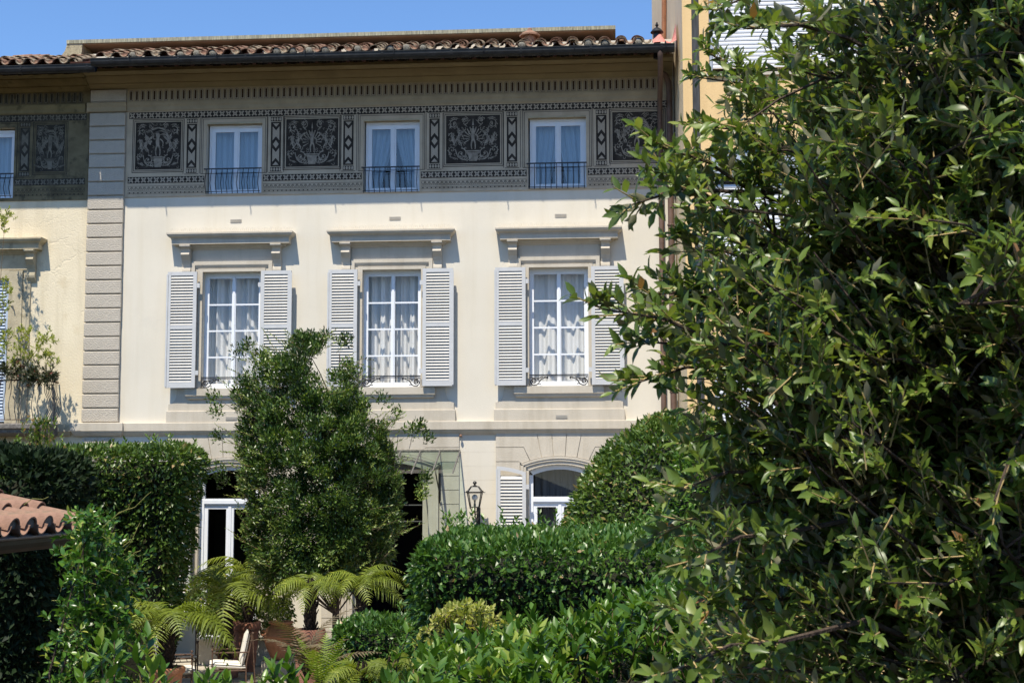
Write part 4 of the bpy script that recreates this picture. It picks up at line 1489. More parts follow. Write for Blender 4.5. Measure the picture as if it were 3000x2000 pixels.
# --- attic storey set back on the roof
AY = 3.0
aL, aR = at(195, 118, AY), at(1803, 75, AY)
az = 0.5 * (aL[2] + aR[2])
m = MB()
m.box(aL[0], aR[0], AY, AY + 5.0, az - .085, az)
attic = m.build('attic_roof_slab', M['concrete'], house)
m = MB()
m.box(aL[0] + .06, aR[0] - .06, AY + .05, AY + 5.0, az - .10, az - .086)
m.build('soffit', M['soffit'], attic)
m = MB()
xs = np.linspace(aL[0] + .5, aR[0] - .1, 9)
for i, (a, b) in enumerate(zip(xs[:-1], xs[1:])):
    m.box(a + (0.0 if i % 3 else .02), b - .01, AY + .75 - (.05 if i % 2 else 0), AY + 4.6, az - 1.6, az - .101)
m.build('attic_wall', M['soffit'], attic)
m = MB()
hx = aL[0]
poly = [(hx, az - .086), (hx + .37, az - .086), (hx + .36, az - .25), (hx + .33, az - .45), (hx + .30, az - 1.3), (hx - .75, az - 1.3), (hx - .5, az - .55), (hx - .30, az - .47), (hx - .14, az - .38), (hx - .04, az - .25), (hx - .01, az - .15)]
m.prism_y(poly, AY + .02, AY + 4.5)
m.build('flared_parapet', M['lichen'], attic)
# terracotta chimney cap and its flue
vx, vz = at(1552, 112, 0.6)[0], at(1552, 90, 0.6)[2]
m = MB()
m.lathe([(.0, .0), (.03, .02), (.05, .0), (.05, -.03), (.10, -.06), (.20, -.115), (.215, -.13), (.215, -.16), (.19, -.165), (.12, -.14)][::-1], (vx, .6, vz + .03), 8)
m.lathe([(.125, -.42), (.135, -.40), (.14, -.29), (.12, -.28), (.12, -.15)], (vx, .6, vz + .03), 8)
m.lathe([(.17, -.5), (.17, -.38), (.13, -.37)], (vx, .6, vz + .03), 8)
m.build('terracotta_chimney_cap', M['tile_new'], house)
# black flue and the pink sealant hump next to the ochre wall
fx = at(1925, 120, -.75)
m = MB()
m.lathe([(.075, -.28), (.07, -.08), (.066, .1), (.075, .11), (.075, .20), (.062, .21), (.062, .23), (.125, .235), (.13, .25), (.09, .30), (.045, .335), (.02, .345), (.018, .365), (.032, .38), (.034, .40), (.015, .42), (.02, .435), (.008, .455)], (fx[0], -.75, fx[2] - .08), 14)
m.build('black_flue', M['iron'], house, smooth=True)
m = MB()
hx0, hx1 = at(1912, 130, -.9)[0], at(1981, 130, -.9)[0]
base = at(1940, 134, -.95)[2]
v, f = [], []
nx, ny = 18, 8
for j in range(ny + 1):
    for i in range(nx + 1):
        tx, ty = i / nx, j / ny
        h = .22 * math.exp(-((tx - .28) / .3) ** 2) + (.40 * max(0, (tx - .72) / .28) ** 1.6) + .02 + .02 * math.sin(17 * tx + 5 * ty)
        v.append((hx0 + (hx1 - hx0) * tx, -1.08 + .6 * ty, base + .0 + h * (0.15 + .85 * min(1, ty * 2.2)) + .1 * ty))
for j in range(ny):
    for i in range(nx):
        a = j * (nx + 1) + i
        f.append((a, a + 1, a + nx + 2, a + nx + 1))
m.v, m.f = v, f
m.build('pink_sealant', M['pink'], house, smooth=True)

# --- glass canopy over the entrance
cw = 1.375
cn = thing('glass_canopy', 'greenish glass canopy on iron bars over the entrance door', 'canopy', (BAY[1], -.6, 3.7))
cz0, cz1, cd = 4.075, 3.63, 1.2
nb = 7
sl = (cz1 - cz0) / cd
for i in range(nb + 1):
    x = BAY[1] - cw + 2 * cw * i / nb
    m = MB()
    m.prism_x([(-.02, cz0 + .012), (-cd, cz1 + .012), (-cd - .015, cz1 - .02), (-.02, cz0 - .025)], x - .012, x + .012)
    m.build('glazing_bar', M['old_iron'], cn)
    if i < nb:
        g = MB()
        xa, xb = x + .013, x + 2 * cw / nb - .013
        g.add([(xa, -.03, cz0), (xb, -.03, cz0), (xb, -cd - .03, cz1 - .005), (xa, -cd - .03, cz1 - .005)], [(3, 2, 1, 0)])
        g.build('pane', M['glass_green'], cn)
m = MB()
m.tube([(BAY[1] - cw, -.03, cz0 + .01), (BAY[1] + cw, -.03, cz0 + .01)], .03, 8)
m.build('wall_rail', M['mortar'], cn)
for S in (-1, 1):
    x = BAY[1] + S * (cw - 2 * cw / nb)
    m = MB()
    m.prism_x([(-.045, 3.80), (-.9, 3.70), (-.9, 3.67), (-.10, 3.74), (-.075, 3.15), (-.045, 3.10)], x - .015, x + .015)
    m.tube([(x, -.75, 3.69), (x, -.5, 3.50), (x, -.16, 3.28), (x, -.06, 3.05)], .014, 6)
    m.build('bracket', M['iron'], cn)

# --- wall lantern
lx, ly = at(1391, 1450, -.42)[0], -.42
lz = at(1391, 1408, -.42)[2]
ln = thing('wall_lantern', 'black iron wall lantern with a round bulb beside the entrance', 'lantern', (lx, ly, lz - .9))
m = MB()
m.lathe([(.004, .0), (.03, -.012), (.042, -.035), (.03, -.058), (.014, -.068), (.02, -.08), (.04, -.088), (.04, -.098)], (lx, ly, lz), 12)
m.lathe([(.075, -.098), (.08, -.105), (.072, -.112)], (lx, ly, lz), 4)
m.build('finial', M['iron'], ln, smooth=True)


def frame4(m, r0, z0, r1, z1, rad):
    c0 = [(lx + sx * r0, ly + sy * r0, lz + z0) for sx, sy in ((-1, -1), (1, -1), (1, 1), (-1, 1))]
    c1 = [(lx + sx * r1, ly + sy * r1, lz + z1) for sx, sy in ((-1, -1), (1, -1), (1, 1), (-1, 1))]
    for k in range(4):
        m.tube([c0[k], c1[k]], rad, 5)
        m.tube([c0[k], c0[(k + 1) % 4]], rad, 5)
        m.tube([c1[k], c1[(k + 1) % 4]], rad, 5)
    return c0, c1


m = MB()
c0, c1 = frame4(m, .07, -.108, .145, -.215, .010)
c2, c3 = frame4(m, .135, -.228, .085, -.505, .010)
m.lathe([(.2, -.215), (.212, -.22), (.2, -.23)], (lx, ly, lz), 4)
for p in c1:
    m.ball((p[0], p[1], p[2] + .012), .014, 6, 4)
m.build('lantern_frame', M['iron'], ln)
for ca, cb in ((c0, c1), (c2, c3)):
    for k in range(4):
        g = MB()
        g.quad(ca[k], ca[(k + 1) % 4], cb[(k + 1) % 4], cb[k])
        g.build('pane', M['glass'], ln)
m = MB()
m.ball((lx, ly, lz - .32), .06, 14, 10)
m.build('bulb', M['bulb'], ln, smooth=True)
m = MB()
m.lathe([(.022, -.50), (.022, -.45), (.016, -.43), (.02, -.385), (.026, -.37)], (lx, ly, lz), 10)
m.build('lamp_holder', M['mortar'], ln)
m = MB()
m.tube([(lx, ly, lz - .505), (lx, ly, lz - .60), (lx + .01, ly + .02, lz - .68)], .014, 6)
m.tube([(lx - .085, ly, lz - .505), (lx - .06, ly, lz - .58), (lx, ly, lz - .60)], .012, 6)
m.tube([(lx + .085, ly, lz - .505), (lx + .06, ly, lz - .58), (lx, ly, lz - .60)], .012, 6)
m.tube([(lx + .02, -.05, lz - .55), (lx + .03, -.05, lz - .95)], .022, 8)
m.tube([(lx + .03, -.06, lz - .72), (lx + .02, ly * .6, lz - .78), (lx + .01, ly, lz - .68)], .015, 6)
m.tube([(lx + .03, -.06, lz - .88), (lx + .01, ly * .7, lz - .90), (lx - .02, ly * .95, lz - .83), (lx - .03, ly, lz - .87), (lx - .05, ly, lz - .85)], .011, 6)
m.tube([(lx + .03, -.06, lz - .58), (lx + .02, ly * .5, lz - .64), (lx + .01, ly * .9, lz - .63)], .011, 6)
m.box(lx - .005, lx + .065, -.03, .0, lz - .98, lz - .50)
m.build('bracket', M['iron'], ln)

# --- small brass lamp under the string course
sx = at(1350, 1276, -.08)
m = MB()
m.ball((sx[0], -.09, sx[2]), .03, 10, 6)
m.box(sx[0] - .012, sx[0] + .012, -.09, -.03, sx[2] - .01, sx[2] + .01)
m.build('wall_knob', M['tile_new'], house, smooth=True)
# ------------------------------------------------------------------ the older house on the left
nb_h = thing('neighbour_house', 'older yellow-cream house with weathered frieze and cracked plaster', 'house', (-14.5, 0.2, 0))
NX0, NX1 = -19.0, -10.872
uw = at(42, 460, 0)[0]                       # right edge of the upper window
nwin = (uw - 1.15, uw)
hw_r = at(121, 690, -.31)[0]
mw_c = at(27, 900, 0)[0] - .60
nops = [(nwin[0], nwin[1], 9.30, 10.78, 0), (mw_c - .6, mw_c + .6, 4.66, 7.62, 0)]
wall_mesh(NX0, NX1, 0, 12.2, 0.004, .42, nops).build('wall', M['cream_old'], nb_h)
wall_mesh(NX0, NX1 - .02, ZFR - .03, 11.05, FY + .004, .003, [(nwin[0] - .001, nwin[1] + .001, 9.299, 10.781, 0)]).build('frieze_ground', M['frieze_old'], nb_h)
m = MB()
m.prism_x([(0, 11.05), (-.03, 11.05), (-.05, 11.07), (-.05, 11.14), (-.06, 11.16), (-.065, 11.23), (-.03, 11.25), (0, 11.25)], NX0, NX1 - .1)
m.build('band_moulding', M['cornice_old'], nb_h)
m = MB()
m.box(NX0, NX1 - .015, -.026, .01, 11.252, 11.50)
m.build('niche_band', M['frieze_old'], nb_h)
m = MB()
cornice(m, NX0, NX1 - .012, -.03, .985)
m.build('eaves_cornice', M['cornice_old'], nb_h, smooth=True)
pr_ = at(202, 350, 0)[0]
pl_ = at(100, 350, 0)[0]
frieze_paint(nb_h, [(pl_, pr_, 2), (nwin[0] - 1.75, nwin[0] - .62, 1)], [at(74, 430, 0)[0], nwin[0] - .33], [nwin], -16.5, NX1 - .06, M['sgr_dark_old'], M['sgr_light_old'], M['sgr_dark_old'], dy=.004)
room(nb_h, nwin[0], nwin[1], 9.6, 10.78, M['room'])
w = casement(nb_h, 'window', nwin[0], nwin[1], 9.30, 10.75, .13, 1, .085, .11, .03, M['glass_sky'], M['curtain'], amp=.04, folds=4, top=.14, bot=.075, cy=.22)
guard_bellied(w, nwin[0] - .02, nwin[1] + .02, 9.80, 9.34, 11, .085)
room(nb_h, mw_c - .6, mw_c + .6, 4.9, 7.6, M['room_black'])
# middle storey: hood on consoles, jambs, closed louvred shutters
hd = hood(nb_h, hw_r - 1.33, 1.33, 8.43, .31, M['trim_old'], M['trim_old'], .94, 7.80, spikes=False)
m = MB()
jr = at(58, 900, 0)[0]
m.box(mw_c + .60, jr + .06, -.055, .01, 4.66, 7.78)
m.box(jr + .06, at(89, 900, 0)[0], -.03, .01, 4.66, 7.62)
m.box(mw_c - .95, mw_c - .60, -.055, .01, 4.66, 7.78)
m.box(mw_c - .6, mw_c + .6, -.055, .01, 7.625, 7.79)
m.build('architrave', M['trim_old'], nb_h)
for a, b, hg in ((mw_c - .60, mw_c - .005, -1), (mw_c + .005, mw_c + .60, 1)):
    shutter(nb_h, a, b, 4.70, 7.60, .03, 20, 20, -hg, M['shutter_blue'])
m = MB()
m.tube([(mw_c + .62, -.02, 7.05), (mw_c + .72, -.10, 7.05), (mw_c + .74, -.10, 6.95)], .012, 5)
m.build('shutter_catch', M['old_iron'], nb_h)
m = MB()
prof = [(ZSTR - .01, .10), (ZSTR - .02, .115), (ZSTR - .17, .115), (ZSTR - .18, .09), (ZSTR - .25, .05), (ZSTR - .27, 0)]
m.stack(at(152, 1240, 0)[0], at(213, 1240, 0)[0] - .06, prof, .004, ends=(0, .6))
m.stack(NX0, mw_c - 1.3, prof, .004, ends=(0, 0))
m.build('string_course', M['trim_old'], nb_h)
nroof = MB()
NEZ = EZ - .085
nroof.prism_x([(-1.15, NEZ), (7.0, NEZ + 8.15 * PITCH_R), (7.0, NEZ + 8.15 * PITCH_R + .03), (-1.15, NEZ + .03)], NX0, -10.87)
nroof = nroof.build('roof', M['brickred'], nb_h)
for i in range(26):
    x = -10.98 - i * .312
    if x > NX0:
        place('rafter', rme, nroof, Matrix.Translation((x, 0.03, NEZ)))
tile_roof(nroof, -14.6, -10.42, -1.17, NEZ + .08, .30, 4, plug=.1, skew=.04)
fld = MB()
for i in range(28):
    x = -18.9 + (i + .5) * .30
    prof = [(x - .15, .02), (x - .085, .10), (x - .04, .135), (x + .02, .135), (x + .07, .10), (x + .15, .02)]
    for (xa, za), (xb, zb) in zip(prof[:-1], prof[1:]):
        y0, y1 = -.25, 6.6
        fld.quad((xa, y0, NEZ + (y0 + 1.2) * PITCH_R + za), (xb, y0, NEZ + (y0 + 1.2) * PITCH_R + zb), (xb, y1, NEZ + (y1 + 1.2) * PITCH_R + zb), (xa, y1, NEZ + (y1 + 1.2) * PITCH_R + za))
o = fld.build('upper_tiles', M['tile'], nroof)
o['kind'] = 'stuff'
# ridge of newer tiles near the parapet
for k in range(3):
    p = at(95 + 25 * k, 165, 0.3)
    place('roof_tile', T_ME[0], nroof, Matrix.Translation((p[0] + .0, .3, p[2] - .05)) @ Matrix.Rotation(math.pi / 2 + .05, 4, 'Z') @ Matrix.Scale(.9, 4))
gutter(nb_h, NX0, -10.33, -1.21, NEZ + .025)

# balcony with bellied railing
bl = thing('balcony', 'small balcony with bellied iron railing on the older house', 'balcony', (mw_c, -.45, 4.4))
bx1 = at(124, 1258, -.85)[0]
bx0 = bx1 - 2.4
m = MB()
m.stack(bx0 + .05, bx1 - .05, [(4.63, .85), (4.60, .87), (4.53, .87), (4.50, .82), (4.44, .80), (4.40, .5)], 0, ends=(.06, .06))
m.build('slab', M['mortar_dk'], bl)
m = MB()
zr, zb = 5.48, 4.70
edge = [(bx0 + .04, -.02), (bx0 + .04, -.80), (bx1 - .04, -.80), (bx1 - .04, -.02)]
for z, r in ((zr, .016), (zb, .009)):
    m.tube([(x, y, z) for x, y in edge], r, 6)
m.build('rail', M['rust_iron'], bl)


def baluster(x, y, ox, oy):
    pts = []
    for k in range(10):
        t = k / 9
        b = .10 * math.sin(math.pi * min(1, t * 1.35)) ** 1.5 if t < .74 else 0
        pts.append((x + ox * b, y + oy * b, zb + (zr - zb) * t))
    return MB().tube(pts, .008, 5)


for i in range(20):
    x = bx0 + .1 + (bx1 - bx0 - .2) * i / 19
    baluster(x, -.80, 0, -1).build('baluster', M['old_iron'], bl)
for i in range(8):
    y = -.1 - .62 * i / 7
    baluster(bx1 - .04, y, 1, 0).build('baluster', M['old_iron'], bl)
    baluster(bx0 + .04, y, -1, 0).build('baluster', M['old_iron'], bl)
m = MB()
px_ = at(157, 1250, -.02)[0]
m.tube([(px_ - .05, -.03, 5.45), (px_, -.04, 5.0), (px_ + .02, -.04, 4.35)], .02, 6)
m.build('stay', M['old_iron'], bl)

# ------------------------------------------------------------------ the ochre building on the right
oc_b = thing('ochre_building', 'tall yellow ochre building with white roller shutters behind the oak', 'building', (8, 2, 0))
cxr = at(2001, 250, -1.6)[0]
OY = -1.6
back_x = at(1910, 60, 5.0)[0]
win_x0, win_x1 = at(2080, 300, OY)[0], at(2552, 600, OY)[0]
z_up = (at(2080, 216, OY)[2], at(2080, 216, OY)[2] + 2.6)
z_lo = (at(2090, 852, OY)[2], at(2090, 436, OY)[2])
z_gr = (z_lo[0] - 3.9, z_lo[0] - 1.3)
oops = [(win_x0, win_x1, z_up[0], z_up[1], 0), (win_x0, win_x1, z_lo[0], z_lo[1], 0), (win_x0, win_x1, z_gr[0], z_gr[1], 0)]
j0, j1 = at(2027, 150, OY)[0], at(2049, 150, OY)[0]
wall_mesh(cxr, j0, 0, 19, OY, OY + .4, []).build('corner_pier', M['ochre'], oc_b)
wall_mesh(j1, 14, 0, 19, OY + .003, OY + .4, oops).build('wall', M['ochre'], oc_b)
m = MB()
m.box(j0 - .01, j1 + .01, OY + .035, OY + .3, 0, 19)
m.build('expansion_joint', M['joint'], oc_b)
m = MB()
m.add([(cxr + .001, OY + .001, 0), (cxr + .001, OY + .001, 19), (back_x, 5.0, 19), (back_x, 5.0, 0), (back_x + .4, 5.0, 0), (back_x + .4, 5.0, 19), (cxr + .02, OY + .02, 0), (cxr + .02, OY + .02, 19)],
      [(0, 1, 2, 3), (3, 2, 5, 4), (4, 5, 7, 6), (1, 7, 5, 2)])
m.build('side_wall', M['ochre_side'], oc_b)
m = MB()
m.box(back_x + .1, 14, 5.0, 9.0, 0, 19)
m.box(j1, 14, OY + .45, 5.0, 18.7, 19)
m.build('rear_body', M['ochre'], oc_b)
# orange pipe on the side wall
pa, pb = at(1943, 0, 2.3), at(1936, 68, 2.3)


def side_x(y):
    return cxr + (back_x - cxr) * (y - OY) / (5.0 - OY)


m = MB()
m.tube([(side_x(1.1) - .06, 1.1, 18), (side_x(1.1) - .06, 1.1, 14.6), (side_x(1.3) - .06, 1.35, 13.4), (side_x(1.6) - .06, 1.6, 12.2)], .05, 8)
m.build('orange_pipe', M['terracotta'], oc_b)
RS = MB()
RS.add([], [])
hwd = (win_x1 - win_x0) / 2
pr = [(0.0, -.037), (-.012, -.030), (-.016, -.008), (-.014, .016), (-.006, .030), (0.0, .033), (.008, .0)]
RS.prism_x(pr, -hwd + .06, hwd - .06)
RS = RS.mesh('roller_slat', M['roller'], True)
for wi, (z0, z1) in enumerate((z_up, z_lo, z_gr)):
    fr = MB()
    cx = (win_x0 + win_x1) / 2
    fr.box(win_x0, win_x0 + .06, OY + .06, OY + .2, z0, z1)
    fr.box(win_x1 - .06, win_x1, OY + .06, OY + .2, z0, z1)
    fr.box(win_x0, win_x1, OY + .40, OY + .41, z0, z1)
    rsh = fr.build('roller_shutter', M['alu'], oc_b)
    s = MB()
    s.box(win_x0 - .06, win_x1 + .06, OY - .05, OY + .2, z0 - .06, z0 - .002)
    s.build('window_sill', M['trim'], oc_b)
    zs0 = z0 + (.12, .14, .1)[wi]
    zs1 = z1 - (0.02, .68, .02)[wi]
    k = 0
    z = zs0 + .04
    while z < zs1:
        place('roller_slat', RS, rsh, Matrix.Translation((cx, OY + .13, z)))
        z += .0755
    if wi == 1:
        b = MB()
        b.box(win_x0 + .02, win_x1 - .02, OY + .05, OY + .3, z1 - .58, z1 - .03)
        b.build('shutter_box', M['alu'], rsh)
    dk = MB()
    dk.box(win_x0 + .061, win_x1 - .061, OY + .2, OY + .39, z0, zs0 + .3)
    dk.build('dark_glass', M['room_black'], rsh)

# ------------------------------------------------------------------ shed with a clean tiled roof, near on the left
sh = thing('garden_shed', 'small shed corner with clean terracotta tiles and a dark gutter', 'shed', (-5.2, -19.3, 0))
sy0, sy1 = -21.2, -17.35           # eave runs away from the camera
ex, ez = -4.07, 3.06
spitch = math.radians(16)
sr = MB()
sr.add([(ex - .03, sy0, ez), (ex - .03, sy1, ez), (ex - 2.6, sy1, ez + 2.6 * math.tan(spitch)), (ex - 2.6, sy0, ez + 2.6 * math.tan(spitch)),
        (ex - .03, sy0, ez - .04), (ex - .03, sy1, ez - .04), (ex - 2.6, sy1, ez - .04 + 2.6 * math.tan(spitch)), (ex - 2.6, sy0, ez - .04 + 2.6 * math.tan(spitch))],
       [(0, 1, 2, 3), (7, 6, 5, 4), (0, 4, 5, 1), (1, 5, 6, 2), (2, 6, 7, 3), (3, 7, 4, 0)])
sr = sr.build('roof', M['mortar_dk'], sh)
ST = [barrel(.42, .098, .080, n=11).mesh('roof_tile', M['tile_new'], True) for _ in range(2)]
SP = MB().prism_y([(.082 * math.cos(a), .070 * math.sin(a)) for a in np.linspace(0, math.pi, 10)], 0, .02).mesh('tile_end_mortar', M['mortar_dk'])
SCUP = barrel(2.2, .09, .09, cup=True).mesh('channel_tile', M['tile_new'], True)
# +y of the tile points up the slope, that is towards -x
def shed_tile(y, s, j=0):
    R0 = Matrix.Rotation(math.pi / 2, 4, 'Z')
    R1 = Matrix.Rotation(spitch, 4, 'Y')
    return Matrix.Translation((ex - s * math.cos(spitch), y, ez + .05 + s * math.sin(spitch))) @ R1 @ R0 @ Matrix.Rotation(-.045, 4, 'X')
SPC = .30
ny = int((sy1 - sy0) / SPC)
for i in range(ny):
    y = sy1 - .15 - i * SPC
    for r in range(7):
        place('roof_tile', random.choice(ST), sr, shed_tile(y + random.uniform(-.008, .008), .0 + r * .335 + random.uniform(-.01, .01), r % 1) @ Matrix.Rotation(random.uniform(-.02, .02), 4, 'Z') @ Matrix.Translation((0, 0, .0)))
    place('tile_end_mortar', SP, sr, shed_tile(y, .012))
    place('channel_tile', SCUP, sr, shed_tile(y + SPC / 2, -.02) @ Matrix.Translation((0, 0, .03)))
m = MB()
gy = [(ex + .07 + .075 * math.cos(a), ez - .005 - .09 * math.sin(a)) for a in np.linspace(0, math.pi, 9)]
n = len(gy)
v = [(x, sy0 - .2, z) for x, z in gy] + [(x, sy1 + .12, z) for x, z in gy]
m.add(v, [(i, i + 1, n + i + 1, n + i) for i in range(n - 1)] + [tuple(range(n)), tuple(range(2 * n - 1, n - 1, -1))])
m.tube([(ex + .145, sy0 - .2, ez - .003), (ex + .145, sy1 + .12, ez - .003)], .010, 6)
m.build('gutter', M['gutter'], sh)
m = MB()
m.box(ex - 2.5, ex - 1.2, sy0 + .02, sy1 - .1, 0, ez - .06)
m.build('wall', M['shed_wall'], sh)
m = MB()
m.box(ex - 2.6, ex - .03, sy1 + .001, sy1 + .03, ez - .08, ez + .03)
m.build('verge_board', M['tile_new'], sh)

# ------------------------------------------------------------------ terrace
ter = MB()
ter.box(-13, 2, -8.2, -.06, -.3, -.012)
ter = tag(ter.build('terrace', M['mortar'], None), kind='structure')
slab = []
for k in range(3):
    s_ = MB()
    s_.add([(0.006, .006, -.02), (.594, .006, -.02), (.594, .394, -.02), (.006, .394, -.02), (.011, .011, .003), (.589, .011, .003), (.589, .389, .003), (.011, .389, .003)],
           [(4, 5, 6, 7), (0, 1, 5, 4), (1, 2, 6, 5), (2, 3, 7, 6), (3, 0, 4, 7)])
    slab.append(s_.mesh('paving_slab', M['stone']))
for j in range(14):
    for i in range(12):
        place('paving_slab', random.choice(slab), ter, Matrix.Translation((-10.2 + i * .6 + (.3 if j % 2 else 0), -6.4 + j * .4, random.uniform(-.002, .002))))
ld = MB()
ld.box(-9.6, -3.0, -.95, -.55, 0.004, .44)
ld.box(-9.62, -2.98, -.98, -.53, .441, .49)
tag(ld.build('garden_ledge', M['whitewash']), 'low whitewashed stone ledge behind the terrace chairs', 'ledge')


# ------------------------------------------------------------------ pots
def pot(name, label, c, prof, mat, group=None, handles=0, soil=True):
    t = thing(name, label, 'pot', c, group)
    m = MB()
    m.lathe(prof, c, 28)
    b = m.build('body', mat, t, smooth=True)
    if handles:
        for S in (-1, 1):
            hmb = MB()
            a = .35
            hmb.tube([(c[0] + S * .27 * math.cos(a), c[1] - .26 * math.sin(a), c[2] + .50), (c[0] + S * .335 * math.cos(a), c[1] - .335 * math.sin(a), c[2] + .515), (c[0] + S * .35 * math.cos(a), c[1] - .35 * math.sin(a), c[2] + .46), (c[0] + S * .30 * math.cos(a), c[1] - .30 * math.sin(a), c[2] + .42)], .02, 7)
            hmb.build('handle', mat, t, smooth=True)
    if soil:
        sm = MB()
        r, z = max(prof, key=lambda q: q[1])
        sm.lathe([(r * .86, z - .06), (r * .86, z - .05)], c, 20)
        sm.build('potting_soil', M['soil'], t)
    return t


def on_floor(px, d):
    p = at(px, 1900, -28 + d)
    return (p[0], -28 + d, 0.006)


URN = [(.14, 0), (.15, .01), (.19, .1), (.25, .24), (.285, .36), (.29, .40), (.30, .41), (.295, .43), (.285, .45), (.25, .52), (.20, .565), (.165, .58), (.16, .60), (.205, .615), (.21, .635), (.20, .65), (.15, .65), (.13, .60)]
pot('terracotta_urn', 'big round terracotta urn with small handles beside the armchair', (on_floor(822, 25.5)[0], -2.5, .305), [(r * 1.07, z * 1.04) for r, z in URN], M['terracotta'], handles=1, soil=False)
pl = MB()
ux = on_floor(822, 25.5)[0]
pl.cbox(ux - .28, ux + .28, -2.78, -2.22, .006, .30, .012)
tag(pl.build('stone_plinth', M['stone']), 'square pale stone plinth under the big urn', 'plinth')
POT = [(.18, 0), (.19, .01), (.22, .2), (.25, .42), (.26, .50), (.29, .51), (.30, .53), (.30, .585), (.285, .60), (.25, .60), (.24, .54)]
pA = on_floor(487, 22.0)
pot('fern_pot', 'terracotta pot holding the tall tree fern, nearest on the left', pA, POT, M['terracotta'], 'terracotta plant pots')
pB = on_floor(672, 25.3)
pot('fern_pot', 'dark terracotta pot half hidden under the armchair', pB, [(r * .82, z * .78) for r, z in POT], M['terracotta_dk'], 'terracotta plant pots')
pD = on_floor(905, 21.9)
pot('fern_pot', 'tall terracotta pot standing behind the big urn', pD, [(r * .85, z * 2.0) for r, z in POT], M['terracotta_dk'], 'terracotta plant pots')
pC = on_floor(720, 26.2)
pot('fern_pot', 'terracotta pot hidden behind the hanging fronds by the window', pC, [(r * .9, z * 1.5) for r, z in POT], M['terracotta_dk'], 'terracotta plant pots')
pE = on_floor(1050, 21.3)
pot('fern_pot', 'terracotta pot behind the low box hedge', pE, [(r * .9, z * 2.0) for r, z in POT], M['terracotta'], 'terracotta plant pots')


# ------------------------------------------------------------------ iron armchairs with ivory cushions
def cushion(sx, sy, sz, nx=9, nz=9):
    """pillow-like slab centred on the origin, lying flat, seamed round its middle"""
    m = MB()
    v, f = [], []
    for s in (1, -1):
        for j in range(nz + 1):
            for i in range(nx + 1):
                u, w = 2 * i / nx - 1, 2 * j / nz - 1
                h = (1 - abs(u) ** 5) ** .45 * (1 - abs(w) ** 5) ** .45
                v.append((u * sx / 2, w * sy / 2, s * sz / 2 * (0.28 + .72 * h)))
    K = (nx + 1) * (nz + 1)
    for j in range(nz):
        for i in range(nx):
            a = j * (nx + 1) + i
            f.append((a, a + 1, a + nx + 2, a + nx + 1))
            f.append((K + a + nx + 1, K + a + nx + 2, K + a + 1, K + a))
    rim = [i for i in range(nx + 1)] + [(j * (nx + 1) + nx) for j in range(1, nz + 1)] + [nz * (nx + 1) + i for i in range(nx - 1, -1, -1)] + [j * (nx + 1) for j in range(nz - 1, 0, -1)]
    for a, b in zip(rim, rim[1:] + rim[:1]):
        f.append((a, K + a, K + b, b))
    m.v, m.f = v, f
    return m, [v[i] for i in rim]


def chair(label, loc, rz):
    t = thing('garden_armchair', label, 'armchair', loc, 'iron garden armchairs on the terrace')
    Mx = Matrix.Translation(loc) @ Matrix.Rotation(rz, 4, 'Z')
    W, Dp = .29, .28
    ir = M['rust_iron']
    # front is +y in the chair's own frame
    for S in (-1, 1):
        m = MB()
        m.tube([(S * W, Dp, 0), (S * W, Dp, .63)], .012, 6)
        m.ball((S * W, Dp, .655), .022, 8, 5)
        m.ball((S * W, Dp, .40), .018, 8, 4)
        m.moved(Mx).build('leg', ir, t)
        m = MB()
        m.tube([(S * W, -Dp, 0), (S * W, -Dp, .40), (S * W, -Dp - .10, .90)], .012, 6)
        m.ball((S * W, -Dp - .105, .92), .022, 8, 5)
        m.tube([(S * W, -Dp - .16, 0), (S * W, -Dp - .125, .45), (S * W, -Dp - .10, .88)], .010, 6)
        m.moved(Mx).build('leg', ir, t)
        m = MB()
        m.tube([(S * W, Dp, .61), (S * W, -Dp - .03, .61)], .012, 6)
        m.moved(Mx).build('armrest', ir, t)
    m = MB()
    for z in (.31,):
        m.tube([(-W, Dp, z), (W, Dp, z), (W, -Dp, z), (-W, -Dp, z), (-W, Dp, z)], .010, 6)
    for k in range(5):
        x = -W + 2 * W * (k + .5) / 5
        m.tube([(x, Dp, .31), (x, -Dp, .31)], .006, 5)
    m.moved(Mx).build('seat_frame', ir, t)
    m = MB()
    m.tube([(-W, -Dp - .1, .88), (W, -Dp - .1, .88)], .010, 6)
    m.tube([(-W, -Dp, .40), (W, -Dp, .40)], .008, 6)
    for k in range(4):
        x = -W + 2 * W * (k + .5) / 4
        m.tube([(x, -Dp, .38), (x, -Dp - .1, .88)], .006, 5)
    m.moved(Mx).build('back_frame', ir, t)
    for nm, sx, sy, sz, loc2, rx in (('seat_cushion', .54, .60, .11, (0, .03, .385), .08), ('back_cushion', .54, .56, .10, (0, -Dp + .03, .66), math.radians(101))):
        c, rim = cushion(sx, sy, sz)
        mm = Mx @ Matrix.Translation(loc2) @ Matrix.Rotation(rx, 4, 'X')
        cu = c.moved(mm).build(nm, M['cushion'], t, smooth=True)
        p = MB()
        rr = [Vector(q) for q in rim]
        p.tube(rr + rr[:1], .006, 5, False)
        p.moved(mm).build('piping', M['piping'], cu)
    return t


c1 = on_floor(672, 24.1)
chair('iron armchair with ivory cushions seen from the side, in front of the dark pot', (c1[0], c1[1], .006), math.radians(106))
c2 = on_floor(528, 25.2)
chair('iron armchair with ivory back cushion behind the tree fern trunk', (c2[0], c2[1], .006), math.radians(200))
c3 = on_floor(512, 23.2)
chair('iron armchair half hidden by the fern pot, only its seat showing', (c3[0], c3[1], .006), math.radians(-72))
# ------------------------------------------------------------------ leaves
def unit(a):
    return a / np.maximum(np.linalg.norm(a, axis=-1, keepdims=True), 1e-9)


